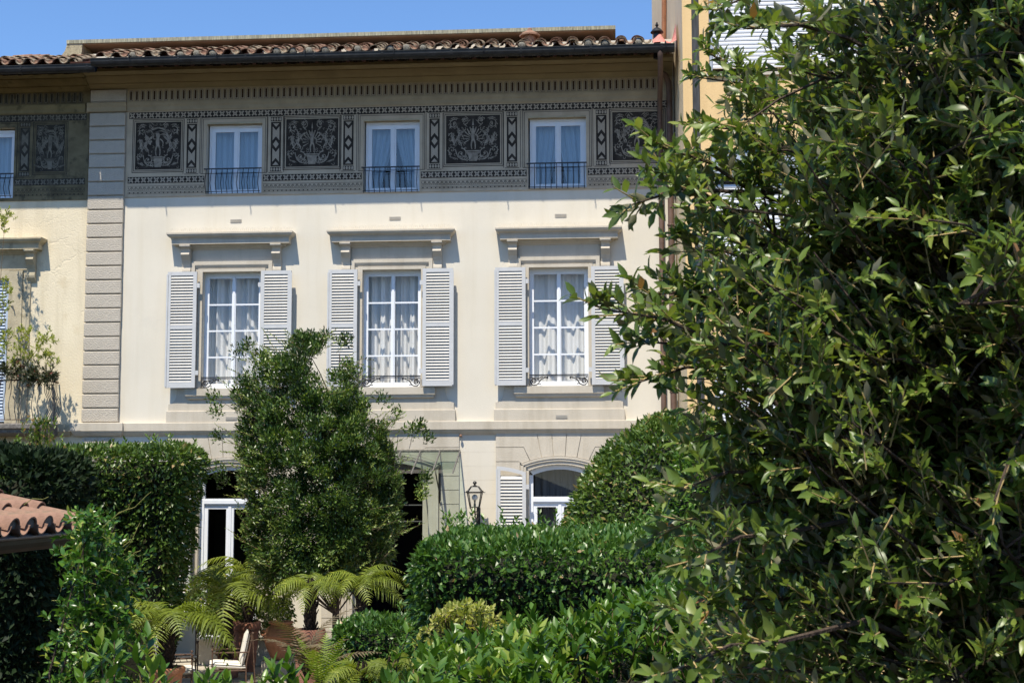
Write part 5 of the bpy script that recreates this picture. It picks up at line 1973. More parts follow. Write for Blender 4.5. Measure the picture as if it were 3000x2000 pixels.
def tmpl_small(fold=.25, droop=.12):
    V = np.array([(0, 0, 0), (.42, .5, fold * .5), (.42, -.5, fold * .5), (1, 0, -droop), (.48, 0, 0)], float)
    F = np.array([(0, 2, 4), (2, 3, 4), (0, 4, 1), (4, 3, 1)])
    return V, F


def tmpl_tiny():
    V = np.array([(0, 0, 0), (.45, .5, .1), (.45, -.5, .1), (1, 0, -.08)], float)
    F = np.array([(0, 2, 3), (0, 3, 1)])
    return V, F


def tmpl_big(fold=.3, droop=.25, wave=.0, toothed=False, n=5):
    t = np.linspace(0, 1, n + 2)
    V, F = [(0, 0, 0)], []
    for i, s in enumerate(t[1:-1]):
        w = .5 * math.sin(math.pi * s ** .82) ** .85
        z = -droop * s * s
        wl = w * (1 + (.22 if (toothed and i % 2 == 0) else 0))
        wr = w * (1 + (.22 if (toothed and i % 2 == 1) else 0))
        V += [(s, wl, z + fold * wl + wave * math.sin(9 * s)), (s, 0, z), (s, -wr, z + fold * wr + wave * math.cos(9 * s))]
    V.append((1, 0, -droop))
    V = np.array(V, float)
    e = len(V) - 1
    F += [(0, 2, 1), (0, 3, 2)]
    for i in range(n - 1):
        a, b = 1 + 3 * i, 4 + 3 * i
        F += [(a, a + 1, b + 1), (a, b + 1, b), (a + 1, a + 2, b + 2), (a + 1, b + 2, b + 1)]
    a = 1 + 3 * (n - 1)
    F += [(a, a + 1, e), (a + 1, a + 2, e)]
    return V, np.array(F)


def leaf_frames(D, N):
    D = unit(D)
    B = unit(np.cross(N, D))
    N2 = np.cross(D, B)
    return D, B, N2


def leaves_arrays(P, D, N, L, W, tm):
    V, F = tm
    D, B, N2 = leaf_frames(D, N)
    n, k = len(P), len(V)
    L, W = np.broadcast_to(L, (n,)), np.broadcast_to(W, (n,))
    X = P[:, None, :] + V[None, :, 0, None] * (D * L[:, None])[:, None, :] + V[None, :, 1, None] * (B * W[:, None])[:, None, :] + V[None, :, 2, None] * (N2 * W[:, None])[:, None, :]
    Fc = F[None] + (np.arange(n) * k)[:, None, None]
    return X.reshape(-1, 3), Fc.reshape(-1, 3)


def mesh_np(name, V, F, mat, var=None, smooth=False):
    me = bpy.data.meshes.new(name)
    nv, nf = len(V), len(F)
    me.vertices.add(nv)
    me.vertices.foreach_set('co', np.ascontiguousarray(V, dtype=np.float32).ravel())
    me.loops.add(nf * 3)
    me.loops.foreach_set('vertex_index', np.ascontiguousarray(F, dtype=np.int32).ravel())
    me.polygons.add(nf)
    me.polygons.foreach_set('loop_start', np.arange(0, nf * 3, 3, dtype=np.int32))
    me.polygons.foreach_set('loop_total', np.full(nf, 3, dtype=np.int32))
    if smooth:
        me.polygons.foreach_set('use_smooth', np.ones(nf, dtype=bool))
    me.update(calc_edges=True)
    if var is not None:
        a = me.attributes.new('var', 'FLOAT', 'POINT')
        a.data.foreach_set('value', np.ascontiguousarray(var, dtype=np.float32))
    me.materials.append(mat)
    return me


def leaf_cloud(name, P, D, N, L, W, var, tm, mat, parent=None, smooth=False):
    V, F = leaves_arrays(P, D, N, L, W, tm)
    me = mesh_np(name, V, F, mat, np.repeat(var, len(tm[0])), smooth)
    o = place(name, me, parent)
    o['kind'] = 'stuff'
    return o


def wob(P, s, seed=0):
    """smooth pseudo-noise in about -1..1"""
    a = np.sin(P[:, 0] * s * 1.7 + 1.3 + seed) * np.cos(P[:, 1] * s * 1.3 + 2.1 * seed) + np.sin(P[:, 2] * s * 1.9 + P[:, 0] * s * .7 + seed * 3)
    b = np.sin(P[:, 0] * s * 4.1 + seed) * np.sin(P[:, 2] * s * 3.7 + 1 + seed) * .5 + .4 * np.sin(P[:, 1] * s * 5.3 + P[:, 2] * s * 2.9)
    return (a + b) / 2.6


def rounded_box_points(n, lo, hi, r, faces):
    """faces: weights for (-x, +x, -y, +y, +z)"""
    lo, hi = np.array(lo, float), np.array(hi, float)
    s = hi - lo
    area = np.array([s[1] * s[2], s[1] * s[2], s[0] * s[2], s[0] * s[2], s[0] * s[1]]) * np.array(faces)
    k = rng.choice(5, n, p=area / area.sum())
    P = lo + rng.random((n, 3)) * s
    P[k == 0, 0], P[k == 1, 0] = lo[0], hi[0]
    P[k == 2, 1], P[k == 3, 1] = lo[1], hi[1]
    P[k == 4, 2] = hi[2]
    l2, h2 = lo + r, hi - r
    l2[2] = lo[2]
    C = np.clip(P, l2, h2)
    Nn = unit(P - C)
    return C + Nn * r, Nn


def ellipsoid_points(n, c, rad, front=True):
    D = unit(rng.normal(size=(n * 2, 3)))
    if front:
        D = D[(D[:, 1] < .45) & (D[:, 2] > -.75)]
    D = D[:n]
    return np.array(c) + D * np.array(rad), unit(D / np.array(rad))


def hedge_leaves(P, Nn, L, und=.05, depth=.16, upw=.35, bias=.0, seed=0, spread=.8, tone=.55):
    n = len(P)
    P = P + Nn * (und * wob(P, 2.2, seed) + und * .6 * wob(P, 6.0, seed + 3))[:, None]
    dep = rng.exponential(depth * .45, n).clip(0, depth * 1.6) * (1 + .9 * (1 - np.clip(Nn[:, 2], 0, 1)))
    P = P - Nn * dep[:, None] + rng.normal(scale=.012, size=(n, 3))
    nz = np.clip(Nn[:, 2:3], 0, 1)
    up = np.array([0, 0, 1.0])
    D = unit(Nn * .6 + up * (upw * nz - .25 * (1 - nz)) + rng.normal(scale=spread * .6, size=(n, 3)))
    N = unit(up * (.25 + .6 * nz) + Nn * .6 + rng.normal(scale=.6, size=(n, 3)))
    Ls = L * rng.uniform(.65, 1.25, n)
    var = np.clip(tone + .18 * wob(P, 3.0, seed + 7) + rng.normal(scale=.2, size=n) + bias, 0, .965)
    dry = rng.random(n) < .008
    var[dry] = 1.0
    return P, D, N, Ls, Ls * rng.uniform(.36, .5, n), var


def taper(V, lo, hi, k):
    """clipped wider at the top: sides lean in towards the ground"""
    V = np.array(V, float)
    dz = np.clip(hi[2] - .25 - V[:, 2], 0, None)
    xc, hw, dp = (lo[0] + hi[0]) / 2, (hi[0] - lo[0]) / 2, hi[1] - lo[1]
    V[:, 0] = xc + (V[:, 0] - xc) * np.clip(1 - k[0] * dz / hw, .3, 1)
    V[:, 1] = hi[1] - (hi[1] - V[:, 1]) * np.clip(1 - k[1] * dz / dp, .3, 1)
    return V


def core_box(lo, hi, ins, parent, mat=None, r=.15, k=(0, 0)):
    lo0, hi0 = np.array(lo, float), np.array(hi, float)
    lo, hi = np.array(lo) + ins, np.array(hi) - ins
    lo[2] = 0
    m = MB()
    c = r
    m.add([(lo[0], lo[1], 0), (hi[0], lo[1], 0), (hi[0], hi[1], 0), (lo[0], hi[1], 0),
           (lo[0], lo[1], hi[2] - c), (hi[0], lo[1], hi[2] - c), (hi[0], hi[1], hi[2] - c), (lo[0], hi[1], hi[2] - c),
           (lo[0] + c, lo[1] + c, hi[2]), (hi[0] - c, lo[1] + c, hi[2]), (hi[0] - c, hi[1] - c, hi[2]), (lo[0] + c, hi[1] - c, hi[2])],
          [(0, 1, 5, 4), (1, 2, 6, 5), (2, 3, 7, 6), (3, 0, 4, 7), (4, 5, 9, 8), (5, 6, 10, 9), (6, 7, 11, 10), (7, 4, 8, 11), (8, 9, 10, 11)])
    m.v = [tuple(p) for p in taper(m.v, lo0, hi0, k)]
    return m.build('solid_core', mat or M['core'], parent)  # added solid dark core that blocks the view through the leaves


def hedge_box(name, label, lo, hi, r, n, L, mat, faces=(1, 1, 1, .25, 1), seed=0, shoots=0, cat='hedge', k=(0, 0), **kw):
    t = thing(name, label, cat, ((lo[0] + hi[0]) / 2, (lo[1] + hi[1]) / 2, 0))
    core_box(lo, hi, r * .75, t, r=r * .6, k=k)
    P, Nn = rounded_box_points(n, lo, hi, r, faces)
    P = taper(P, np.array(lo, float), np.array(hi, float), k)
    args = hedge_leaves(P, Nn, L, seed=seed, **kw)
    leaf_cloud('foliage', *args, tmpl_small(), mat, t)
    if shoots:
        Ps, Ns = rounded_box_points(shoots, lo, hi, r, (0, 0, .3, 0, 1))
        Pa, Da, Na, La, Va = [], [], [], [], []
        for p, q in zip(Ps, Ns):
            h = rng.uniform(.08, .26)
            d = unit(np.array([rng.normal(scale=.25), rng.normal(scale=.25), 1.0]))
            k = int(h / .018)
            for i in range(k):
                a = i * 2.4
                Pa.append(p + d * h * i / k)
                Da.append(unit(d * .9 + .8 * np.array([math.cos(a), math.sin(a), .1])))
                Na.append(unit(d + rng.normal(scale=.3, size=3)))
                La.append(L * rng.uniform(.6, 1.05))
                Va.append(rng.uniform(.6, .95))
        La = np.array(La)
        leaf_cloud('new_shoots', np.array(Pa), np.array(Da), np.array(Na), La, La * .42, np.array(Va), tmpl_small(), mat, t)
    return t


def hedge_dome(name, label, c, rad, n, L, mat, seed=0, **kw):
    t = thing(name, label, 'hedge', (c[0], c[1], 0))
    P, Nn = ellipsoid_points(n, c, rad)
    m = MB()
    m.ball((0, 0, 0), 1.0, 20, 12)
    m.moved(Matrix.Translation(c) @ Matrix.Diagonal((rad[0] - .16, rad[1] - .16, rad[2] - .16, 1)))
    m.build('solid_core', M['core'], t, smooth=True)  # added dark core filling the dome so nothing shows through
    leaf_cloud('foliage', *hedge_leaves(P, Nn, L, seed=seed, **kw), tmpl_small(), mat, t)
    return t


def W_(px, py, d):
    """point of the garden seen at that pixel, d metres in front of the camera plane"""
    return at(px, py, -28 + d)


# --- clipped hedges
pr_top = W_(592, 1420, 23.0)
hedge_box('clipped_hedge', 'tall clipped green hedge on the left, in front of the villa', (-13.8, -5.2, 0), (W_(552, 1500, 23)[0], -3.6, W_(400, 1308, 23.0)[2]), .32, 52000, .10, L_BAY, (0.2, 1, 1.2, .2, 1), 1, 55, und=.06, k=(.20, .36))
hedge_box('shaded_hedge', 'rounded hedge with shade painted into its leaves, behind the tiled shed roof', (-13.5, -9.2, 0), (W_(215, 1500, 19.5)[0], -7.2, W_(100, 1320, 19.5)[2]), .55, 30000, .13, L_SHADED, (0.1, 1, 1.3, .1, 1), 2, 0, und=.08, upw=.6, k=(.2, .3))
hedge_box('clipped_hedge', 'long clipped hedge with rounded top below the lantern', (W_(1185, 1700, 12.2)[0], -16.0, 0), (W_(2320, 1700, 12.2)[0], -12.9, W_(1600, 1556, 14.6)[2]), .26, 46000, .072, L_HEDGE, (1, .2, 1.5, .3, 1.2), 3, 110, und=.05, upw=.5, k=(.02, .40))
hedge_dome('domed_hedge', 'big domed hedge bulging in front of the right arched window', (W_(1985, 1500, 19)[0], -9.2, 2.0), (1.62, 1.5, W_(1960, 1212, 18.5)[2] - 2.0), 36000, .085, L_BAY, 4, und=.05, tone=.6)
hedge_dome('bright_bush', 'bright green rounded bush between the domed hedge and the oak', (W_(2080, 1450, 17)[0], -11.2, 2.2), (.85, .8, W_(2040, 1290, 17)[2] - 2.2), 15000, .075, L_CITRUS, 5, und=.07, tone=.5)
hedge_box('low_box_hedge', 'low clipped box hedge beside the bright upright fern', (W_(965, 1850, 17.5)[0], -10.6, 0), (W_(1215, 1850, 17.5)[0], -9.3, W_(1080, 1822, 17.8)[2]), .2, 9000, .085, L_HEDGE, (1, .5, 1.4, .2, 1.2), 6, 8, und=.05, k=(.05, .35))


# --- shrubs built from shoots with whorls of leaves
LEAFPARTS = []


def sprig(P0, d, length, nl, L, wr, tilt=.95, up=.3, jit=.15, start=.15):
    """leaf set along a shoot; returns bases, directions, normals, lengths"""
    P, D, N, S = [], [], [], []
    d = unit(np.asarray(d, float))
    a0 = rng.uniform(0, 6.28)
    u = unit(np.cross(d, np.array([.3, .8, .5])))
    v = np.cross(d, u)
    for i in range(nl):
        t = start + (1 - start) * i / max(1, nl - 1)
        a = a0 + i * 2.4
        side = u * math.cos(a) + v * math.sin(a)
        tl = tilt * (1 - .45 * t)
        P.append(P0 + d * length * t + rng.normal(scale=.003, size=3))
        dd = unit(d * math.cos(tl) + side * math.sin(tl) + np.array([0, 0, up * .3]) + rng.normal(scale=jit, size=3))
        D.append(dd)
        N.append(unit(d * .8 + np.array([0, 0, .6]) - side * .2 + rng.normal(scale=.25, size=3)))
        S.append(L * (.5 + .5 * math.sin(math.pi * (.25 + .6 * t))) * rng.uniform(.7, 1.2))
    return P, D, N, S


def leafy(thing_o, shoots, L, wr, tms, mat, parts=0, twig_r=.004, twig_mat=None, tone=.5, tvar=.22, light_tip=0.0, nl=(7, 11), name='leaf', min_px=0, smooth=True):
    """shoots: list of (base, direction, length). Leaves showing largest become parts, the rest one mass."""
    P, D, N, S, V = [], [], [], [], []
    tw = MB()
    for (b, d, l) in shoots:
        k = rng.integers(nl[0], nl[1] + 1)
        p, dd, nn, ss = sprig(np.asarray(b), d, l, k, L, wr)
        P += p
        D += dd
        N += nn
        S += ss
        base = tone + rng.normal(scale=tvar * .5)
        V += list(base + rng.normal(scale=tvar * .6, size=k) + light_tip * np.linspace(0, 1, k))
        d_ = unit(np.asarray(d, float))
        tw.tube([Vector(b), Vector(b + d_ * l * .55), Vector(b + d_ * l)], [twig_r, twig_r * .8, twig_r * .5], 4, False)
    P, D, N, S, V = map(np.array, (P, D, N, S, V))
    V = np.clip(V, 0, .97)
    V[rng.random(len(V)) < .005] = 1.0
    if twig_mat:
        tw.build('twigs', twig_mat, thing_o)['kind'] = 'stuff'
    tv = rng.integers(0, len(tms), len(P))
    chosen = np.zeros(len(P), bool)
    if parts:
        q = P + D * (S * .5)[:, None] - EYE
        z = q @ CF
        X, Y = 1500 + F_PX * (q @ CR) / z, 1000 - F_PX * (q @ CU) / z
        inside = (X > -20) & (X < 3020) & (Y > -20) & (Y < 2020) & (z > .5)
        Dn, Bn, Nn = leaf_frames(D, N)
        face = np.abs(np.sum(unit(q) * Nn, axis=1))
        score = np.where(inside, S / z * (.25 + face), -1)
        idx = np.argsort(-score)[:parts]
        idx = idx[score[idx] > 0]
        chosen[idx] = True
        meshes = {}
        for i in idx:
            key = (int(tv[i]), int(V[i] * 7.99))
            if key not in meshes:
                Vt, Ft = tms[key[0]]
                meshes[key] = mesh_np(name, Vt, Ft, mat, np.full(len(Vt), (key[1] + .5) / 8), smooth)
            w = S[i] * wr
            mt = Matrix(((Dn[i][0] * S[i], Bn[i][0] * w, Nn[i][0] * w, P[i][0]), (Dn[i][1] * S[i], Bn[i][1] * w, Nn[i][1] * w, P[i][1]), (Dn[i][2] * S[i], Bn[i][2] * w, Nn[i][2] * w, P[i][2]), (0, 0, 0, 1)))
            place(name, meshes[key], thing_o, mt)
    allV, allF, allW, off = [], [], [], 0
    for t in range(len(tms)):
        s = (tv == t) & ~chosen
        if s.any():
            Va, Fa = leaves_arrays(P[s], D[s], N[s], S[s], S[s] * wr, tms[t])
            allV.append(Va)
            allF.append(Fa + off)
            allW.append(np.repeat(V[s], len(tms[t][0])))
            off += len(Va)
    if not allV:
        return
    me = mesh_np('foliage', np.concatenate(allV), np.concatenate(allF), mat, np.concatenate(allW), smooth)
    place('foliage', me, thing_o)['kind'] = 'stuff'


CIT = [tmpl_big(.28, .22), tmpl_big(.4, .4, .02), tmpl_big(.2, .1), tmpl_big(.35, .55)]
OAK = [tmpl_big(.35, .3, .09, True, 4), tmpl_big(.5, .7, .06, False, 3), tmpl_big(.6, .15, .10, True, 4), tmpl_big(.25, 1.0, .05, False, 3), tmpl_big(.3, -.35, .08, True, 4)]


def bush_shoots(n, lo, hi, top_fn, L, up=1.0, out=.5):
    """shoot tips spread through a mound: lo/hi in x,y; top_fn(x,y) gives its height"""
    out_l = []
    c = np.array([(lo[0] + hi[0]) / 2, (lo[1] + hi[1]) / 2])
    for _ in range(n):
        x, y = rng.uniform(lo[0], hi[0]), rng.uniform(lo[1], hi[1])
        zt = top_fn(x, y) + rng.normal(scale=.06)
        depth = rng.exponential(.18)
        d = unit(np.array([rng.normal(scale=.45), rng.normal(scale=.45) - .15, up]))
        l = rng.uniform(.10, .2)
        out_l.append((np.array([x, y, zt - depth]) - d * l, d, l))
    return out_l


def stems(t, lo, hi, top_fn, n=14, mat=None):
    m = MB()
    for _ in range(n):
        x, y = rng.uniform(lo[0], hi[0]), rng.uniform(lo[1], hi[1])
        z = top_fn(x, y) - .1
        m.tube([(x * .9 + (lo[0] + hi[0]) * .05, y, 0), (x + rng.normal(scale=.05), y, z * .5), (x, y, z)], [.02, .014, .006], 6)
    m.build('stem', mat or M['bark'], t)


def plane_z(px_z, d_ref):
    return W_(1500, px_z, d_ref)[2]


# citrus bushes along the bottom of the view
cb_lo, cb_hi = (W_(1190, 1900, 8)[0], -20.9), (W_(1660, 1900, 8)[0], -18.8)
zc = W_(1400, 1860, 8)[2]
f1 = lambda x, y: zc + .10 * math.sin(3.1 * x + 1) + .06 * math.sin(7 * x) - .10 * abs(x - (cb_lo[0] + cb_hi[0]) / 2)
t = thing('citrus_bush', 'broad glossy citrus bush at the bottom centre', 'bush', ((cb_lo[0] + cb_hi[0]) / 2, -20, 0), 'citrus bushes along the bottom')
leafy(t, bush_shoots(420, cb_lo, cb_hi, f1, .1), .105, .42, CIT, L_CITRUS, 260, .004, M['twig'], .42, .32, .15)
stems(t, cb_lo, cb_hi, f1)
core_box((cb_lo[0], cb_lo[1], 0), (cb_hi[0], cb_hi[1], zc - .3), .05, t)
cc_lo, cc_hi = (W_(1640, 1900, 9)[0], -20.2), (W_(2350, 1900, 9)[0], -17.8)
zc2 = W_(1900, 1795, 9)[2]
f2 = lambda x, y: zc2 + .07 * math.sin(4 * x) - .04 * (y + 19) + .10 * max(0, min(1, (x + .35) / .6)) - .03
t = thing('citrus_bush', 'glossy citrus bush to the right, running in under the oak', 'bush', ((cc_lo[0] + cc_hi[0]) / 2, -19, 0), 'citrus bushes along the bottom')
leafy(t, bush_shoots(560, cc_lo, cc_hi, f2, .1), .095, .42, CIT, L_CITRUS, 260, .004, M['twig'], .3, .28, .12)
stems(t, cc_lo, cc_hi, f2)
core_box((cc_lo[0], cc_lo[1], 0), (cc_hi[0], cc_hi[1], zc2 - .3), .05, t)
# upright shoots standing over the long hedge
t = thing('citrus_shoots', 'upright citrus shoots rising before the long hedge', 'bush', (W_(1640, 1800, 8.6)[0], -19.4, 0))
sh_l = []
for px, py in ((1555, 1790), (1640, 1800), (1700, 1770), (1800, 1745), (1850, 1780), (1900, 1800), (1960, 1790), (1180, 1850), (1290, 1850), (1610, 1830), (1750, 1800)):
    tip = W_(px, py, 8.6 + rng.uniform(-.2, .2))
    for k in range(3):
        d = unit(np.array([rng.normal(scale=.3), rng.normal(scale=.3), 1]))
        sh_l.append((tip - d * .24 + rng.normal(scale=.04, size=3) - np.array([0, 0, .05 * k]), d, .24))
leafy(t, sh_l, .10, .36, CIT, L_CITRUS, 120, .004, M['twig'], .4, .25, .2, (9, 13))
m = MB()
for b, d, l in sh_l:
    m.tube([(b[0], b[1] + .05, 0.0), tuple(b)], [.012, .004], 5)
m.build('stem', M['bark'], t)
# yellow-green shrub before the hedge
yl = thing('yellow_green_shrub', 'yellow-green shrub glowing before the dark face of the long hedge', 'shrub', (W_(1350, 1850, 10)[0], -18, 0))
ys = []
for _ in range(120):
    px, py = rng.normal(1365, 62), 1765 + abs(rng.normal(0, 45))
    py += ((px - 1380) / 110) ** 2 * 35
    p = W_(px, py, 10 + rng.uniform(-.35, .35))
    d = unit(np.array([rng.normal(scale=.6), rng.normal(scale=.5) - .2, .8]))
    ys.append((p - d * .1, d, .12))
leafy(yl, ys, .055, .48, [tmpl_big(.2, .2), tmpl_big(.1, .1)], L_YELLOW, 150, .003, M['twig'], .68, .3, .2, (7, 10))
m = MB()
for b, d, l in ys[::6]:
    m.tube([(yl.location[0] + rng.normal(scale=.05), -18, 0), (b[0] * .7 + yl.location[0] * .3, -18, b[2] - .35), tuple(b)], [.014, .009, .004], 5)
m.build('stem', M['bark'], yl)

# near sprigs poking into the bottom edge
for lab, spots, d0 in (('leafy sprig of the near shrub before the fern pot', [(290, 1890), (335, 1875), (400, 1900), (430, 1870), (250, 1950), (330, 1960), (440, 1950), (480, 1965)], 6.2),
                       ('low leafy sprig at the bottom edge before the armchair', [(610, 1985), (640, 2010), (590, 2015), (665, 2000)], 6.2),
                       ('leafy sprig at the bottom edge before the terracotta urn', [(800, 1960), (845, 1935), (860, 1975), (770, 1998), (820, 2010), (890, 2005), (740, 2015)], 6.4)):
    c = W_(np.mean([s[0] for s in spots]), 1990, d0)
    t = thing('leafy_sprig', lab, 'plant', (c[0], c[1], 0))
    ss = []
    for px, py in spots:
        tip = W_(px, py, d0 + rng.uniform(-.15, .15))
        d = unit(np.array([rng.normal(scale=.25), rng.normal(scale=.25), 1]))
        ss.append((tip - d * .15, d, .16))
    leafy(t, ss, .10, .33, CIT, L_CITRUS, 130, .004, M['twig'], .32, .28, .25, (9, 12))
    m = MB()
    for b, d, l in ss:
        m.tube([(c[0] + rng.normal(scale=.05), c[1] + .03, 0), (b[0], b[1], b[2] - .4), tuple(b)], [.014, .009, .004], 5)
    m.build('stem', M['bark'], t)

# jasmine climbing at the shed's corner
jm = thing('jasmine', 'star jasmine with glossy leaves and stray tendrils by the shed corner', 'climber', (W_(250, 1900, 7.6)[0], -20.4, 0))
js = []
for _ in range(640):
    v = rng.random() ** .8
    py = 1500 + 520 * v
    wd = 30 + 105 * min(1, (py - 1480) / 140)
    px = 248 + 40 * math.sin((py - 1500) / 170) + rng.normal(scale=.6) * wd * .66
    if px < 110:
        continue
    p = W_(px, py, 7.7 + rng.uniform(-.28, .28))
    d = unit(np.array([rng.normal(scale=.7), -.35 + rng.normal(scale=.5), .5 + rng.normal(scale=.4)]))
    js.append((p - d * .06, d, rng.uniform(.07, .13)))
leafy(jm, js, .05, .46, [tmpl_big(.25, .2), tmpl_big(.35, .35), tmpl_big(.15, .1)], L_JASM, 290, .0016, M['tendril'], .38, .34, .25, (6, 10))
m = MB()
for k in range(5):
    x = jm.location[0] + rng.normal(scale=.1)
    m.tube([(x, -20.35, 0), (x + .05, -20.4, 1.2), (x + rng.normal(scale=.08), -20.45, 2.4), tuple(W_(240 + 25 * k, 1530, 7.5))], [.014, .010, .006, .002], 6)
m.build('stem', M['bark'], jm)
for pts in ([(300, 1545), (350, 1500), (395, 1485), (430, 1450), (443, 1440)], [(345, 1505), (375, 1490), (397, 1447)], [(365, 1610), (385, 1585), (405, 1540), (410, 1530)], [(370, 1640), (395, 1618), (412, 1612), (413, 1606)],
            [(70, 1478), (95, 1460), (125, 1462), (142, 1455)], [(360, 1600), (380, 1585), (385, 1565)]):
    m = MB()
    m.tube([tuple(W_(a, b, 7.4)) for a, b in pts], [.0022, .002, .0018, .0015, .0012][:len(pts)], 5)
    m.build('tendril', M['tendril'], jm)
# pale shoot on top of the tall hedge
vt = thing('vine_shoots', 'loose leafy shoots rising above the tall hedge beside the balcony', 'climber', (W_(120, 1300, 22.5)[0], -5.4, 0))
vs = []
for _ in range(46):
    px, py = rng.normal(112, 22), rng.uniform(1225, 1310)
    p = W_(px, py, 22.6)
    d = unit(np.array([rng.normal(scale=.4), rng.normal(scale=.4), 1]))
    vs.append((p - d * .15, d, .22))
leafy(vt, vs, .085, .45, [tmpl_small()], L_BAY, 0, .004, M['twig'], .75, .2, .1, (8, 12), smooth=False)
m = MB()
m.tube([(vt.location[0], -5.3, 0), (vt.location[0], -5.35, 3.5), tuple(W_(112, 1240, 22.6))], [.03, .02, .008], 6)
m.build('stem', M['bark'], vt)

# planting on the balcony
bp = thing('balcony_plant', 'yellow-green leafy plant rising from the balcony', 'plant', (W_(70, 1100, 27)[0], -.7, 5.0))
bs = []
for (cx_, cy_, sx_, sy_, n) in ((75, 980, 16, 10, 10), (125, 1000, 18, 14, 14), (150, 1055, 14, 12, 10), (95, 1040, 30, 22, 22), (30, 1040, 22, 30, 22), (12, 990, 10, 12, 8), (8, 905, 8, 30, 12), (18, 845, 8, 12, 6), (20, 640, 10, 12, 9), (5, 665, 6, 12, 6)):
    for _ in range(int(n * 2.2)):
        p = W_(rng.normal(cx_, sx_), rng.normal(cy_, sy_), 27.2 + rng.uniform(-.2, .2))
        d = unit(np.array([rng.normal(scale=.6), rng.normal(scale=.6), .6]))
        bs.append((p, d, .12))
leafy(bp, bs, .075, .5, [tmpl_small()], L_YELLOW, 0, .003, M['twig'], .45, .3, .1, (6, 9), smooth=False)
m = MB()
for a, b in (((70, 1120), (150, 1060)), ((60, 1120), (75, 975)), ((40, 1120), (125, 1000)), ((20, 1120), (10, 900)), ((-20, 1000), (15, 640)), ((-30, 1090), (20, 840))):
    m.tube([tuple(W_(*a, 27.25)), tuple((W_(*a, 27.25) + W_(*b, 27.2)) / 2 + np.array([.03, 0, .05])), tuple(W_(*b, 27.2))], [.008, .006, .003], 5)
m.build('stem', M['twig'], bp)
bq = thing('balcony_trough_plant', 'dark reddish-green plant hanging over the balcony railing', 'plant', (W_(90, 1120, 27)[0], -.8, 5.0))
bs = []
for _ in range(230):
    px = rng.uniform(-60, 160)
    py = rng.normal(1092 + (px - 60) * .12, 14)
    p = W_(px, py, 27.1 + rng.uniform(-.15, .15))
    d = unit(np.array([rng.normal(scale=.7), -.4, rng.normal(scale=.5) + .1]))
    bs.append((p, d, .1))
leafy(bq, bs, .11, .26, [tmpl_small()], L_BALC, 0, .003, M['twig'], .45, .3, .0, (7, 11), smooth=False)
m = MB()
for k in range(7):
    a, b = W_(-30 + 28 * k, 1140, 27.25), W_(-20 + 27 * k, 1085, 27.1)
    m.tube([tuple(a), tuple((a + b) / 2 + np.array([.02, 0, .02])), tuple(b)], [.008, .006, .003], 5)
m.build('stem', M['twig'], bq)


# ------------------------------------------------------------------ ferns
def frond_mesh(name, Lf, arch, mat, n=21, wmax=.28, droop=.5, seed=0, vbase=.5):
    """arching frond along +x: rachis plus comb-like pinnae"""
    V, F, var = [], [], []

    def tri(a, b, c, v):
        o = len(V)
        V.extend([a, b, c])
        F.append((o, o + 1, o + 2))
        var.extend([v] * 3)
    lr = np.random.default_rng(seed)

    def ctr(t):
        return np.array([Lf * (t - .22 * arch * t * t), 0, Lf * arch * (1.15 * t - 1.55 * t * t)])
    ts = np.linspace(.12, 1, n)
    pitch = Lf / n
    for i, t in enumerate(ts):
        p = ctr(t)
        tan = unit(ctr(min(1, t + .02)) - ctr(t - .02))
        w = wmax * Lf * (math.sin(math.pi * min(1, (t * .93 + .04)) ** .75) ** .8) * (1 if t > .2 else .7)
        q = ctr(t - 1 / n)
        s = .007 * (1.2 - t)
        tri(p + [0, s, 0], p - [0, s, 0], q + [0, 0, s], vbase - .3)
        for S in (-1, 1):
            dirn = unit(np.array([0, S, 0]) + tan * lr.uniform(.3, .55) + np.array([0, 0, lr.uniform(.0, .2)]))
            dr = droop * lr.uniform(.75, 1.35)
            m = 7
            v = vbase + lr.normal(scale=.14)
            hw = pitch * .36
            prev = None
            for k in range(m + 1):
                u = k / m
                c = p + dirn * w * u + np.array([0, 0, -dr * w * u * u])
                h = hw * (1 - u ** 1.6) * (.62 if k % 2 else 1.0) + .001
                a_, b_ = c + tan * h + [0, 0, -h * .35], c - tan * h + [0, 0, -h * .35]
                if prev is not None:
                    pc, pa, pb = prev
                    tri(pc, c, a_, v)
                    tri(pc, a_, pa, v)
                    tri(pc, pb, b_, v - .08)
                    tri(pc, b_, c, v - .08)
                prev = (c, a_, b_)
    V, F, var = np.array(V), np.array(F), np.clip(np.array(var), 0, 1)
    return mesh_np(name, V, F, mat, var)


FR = {}


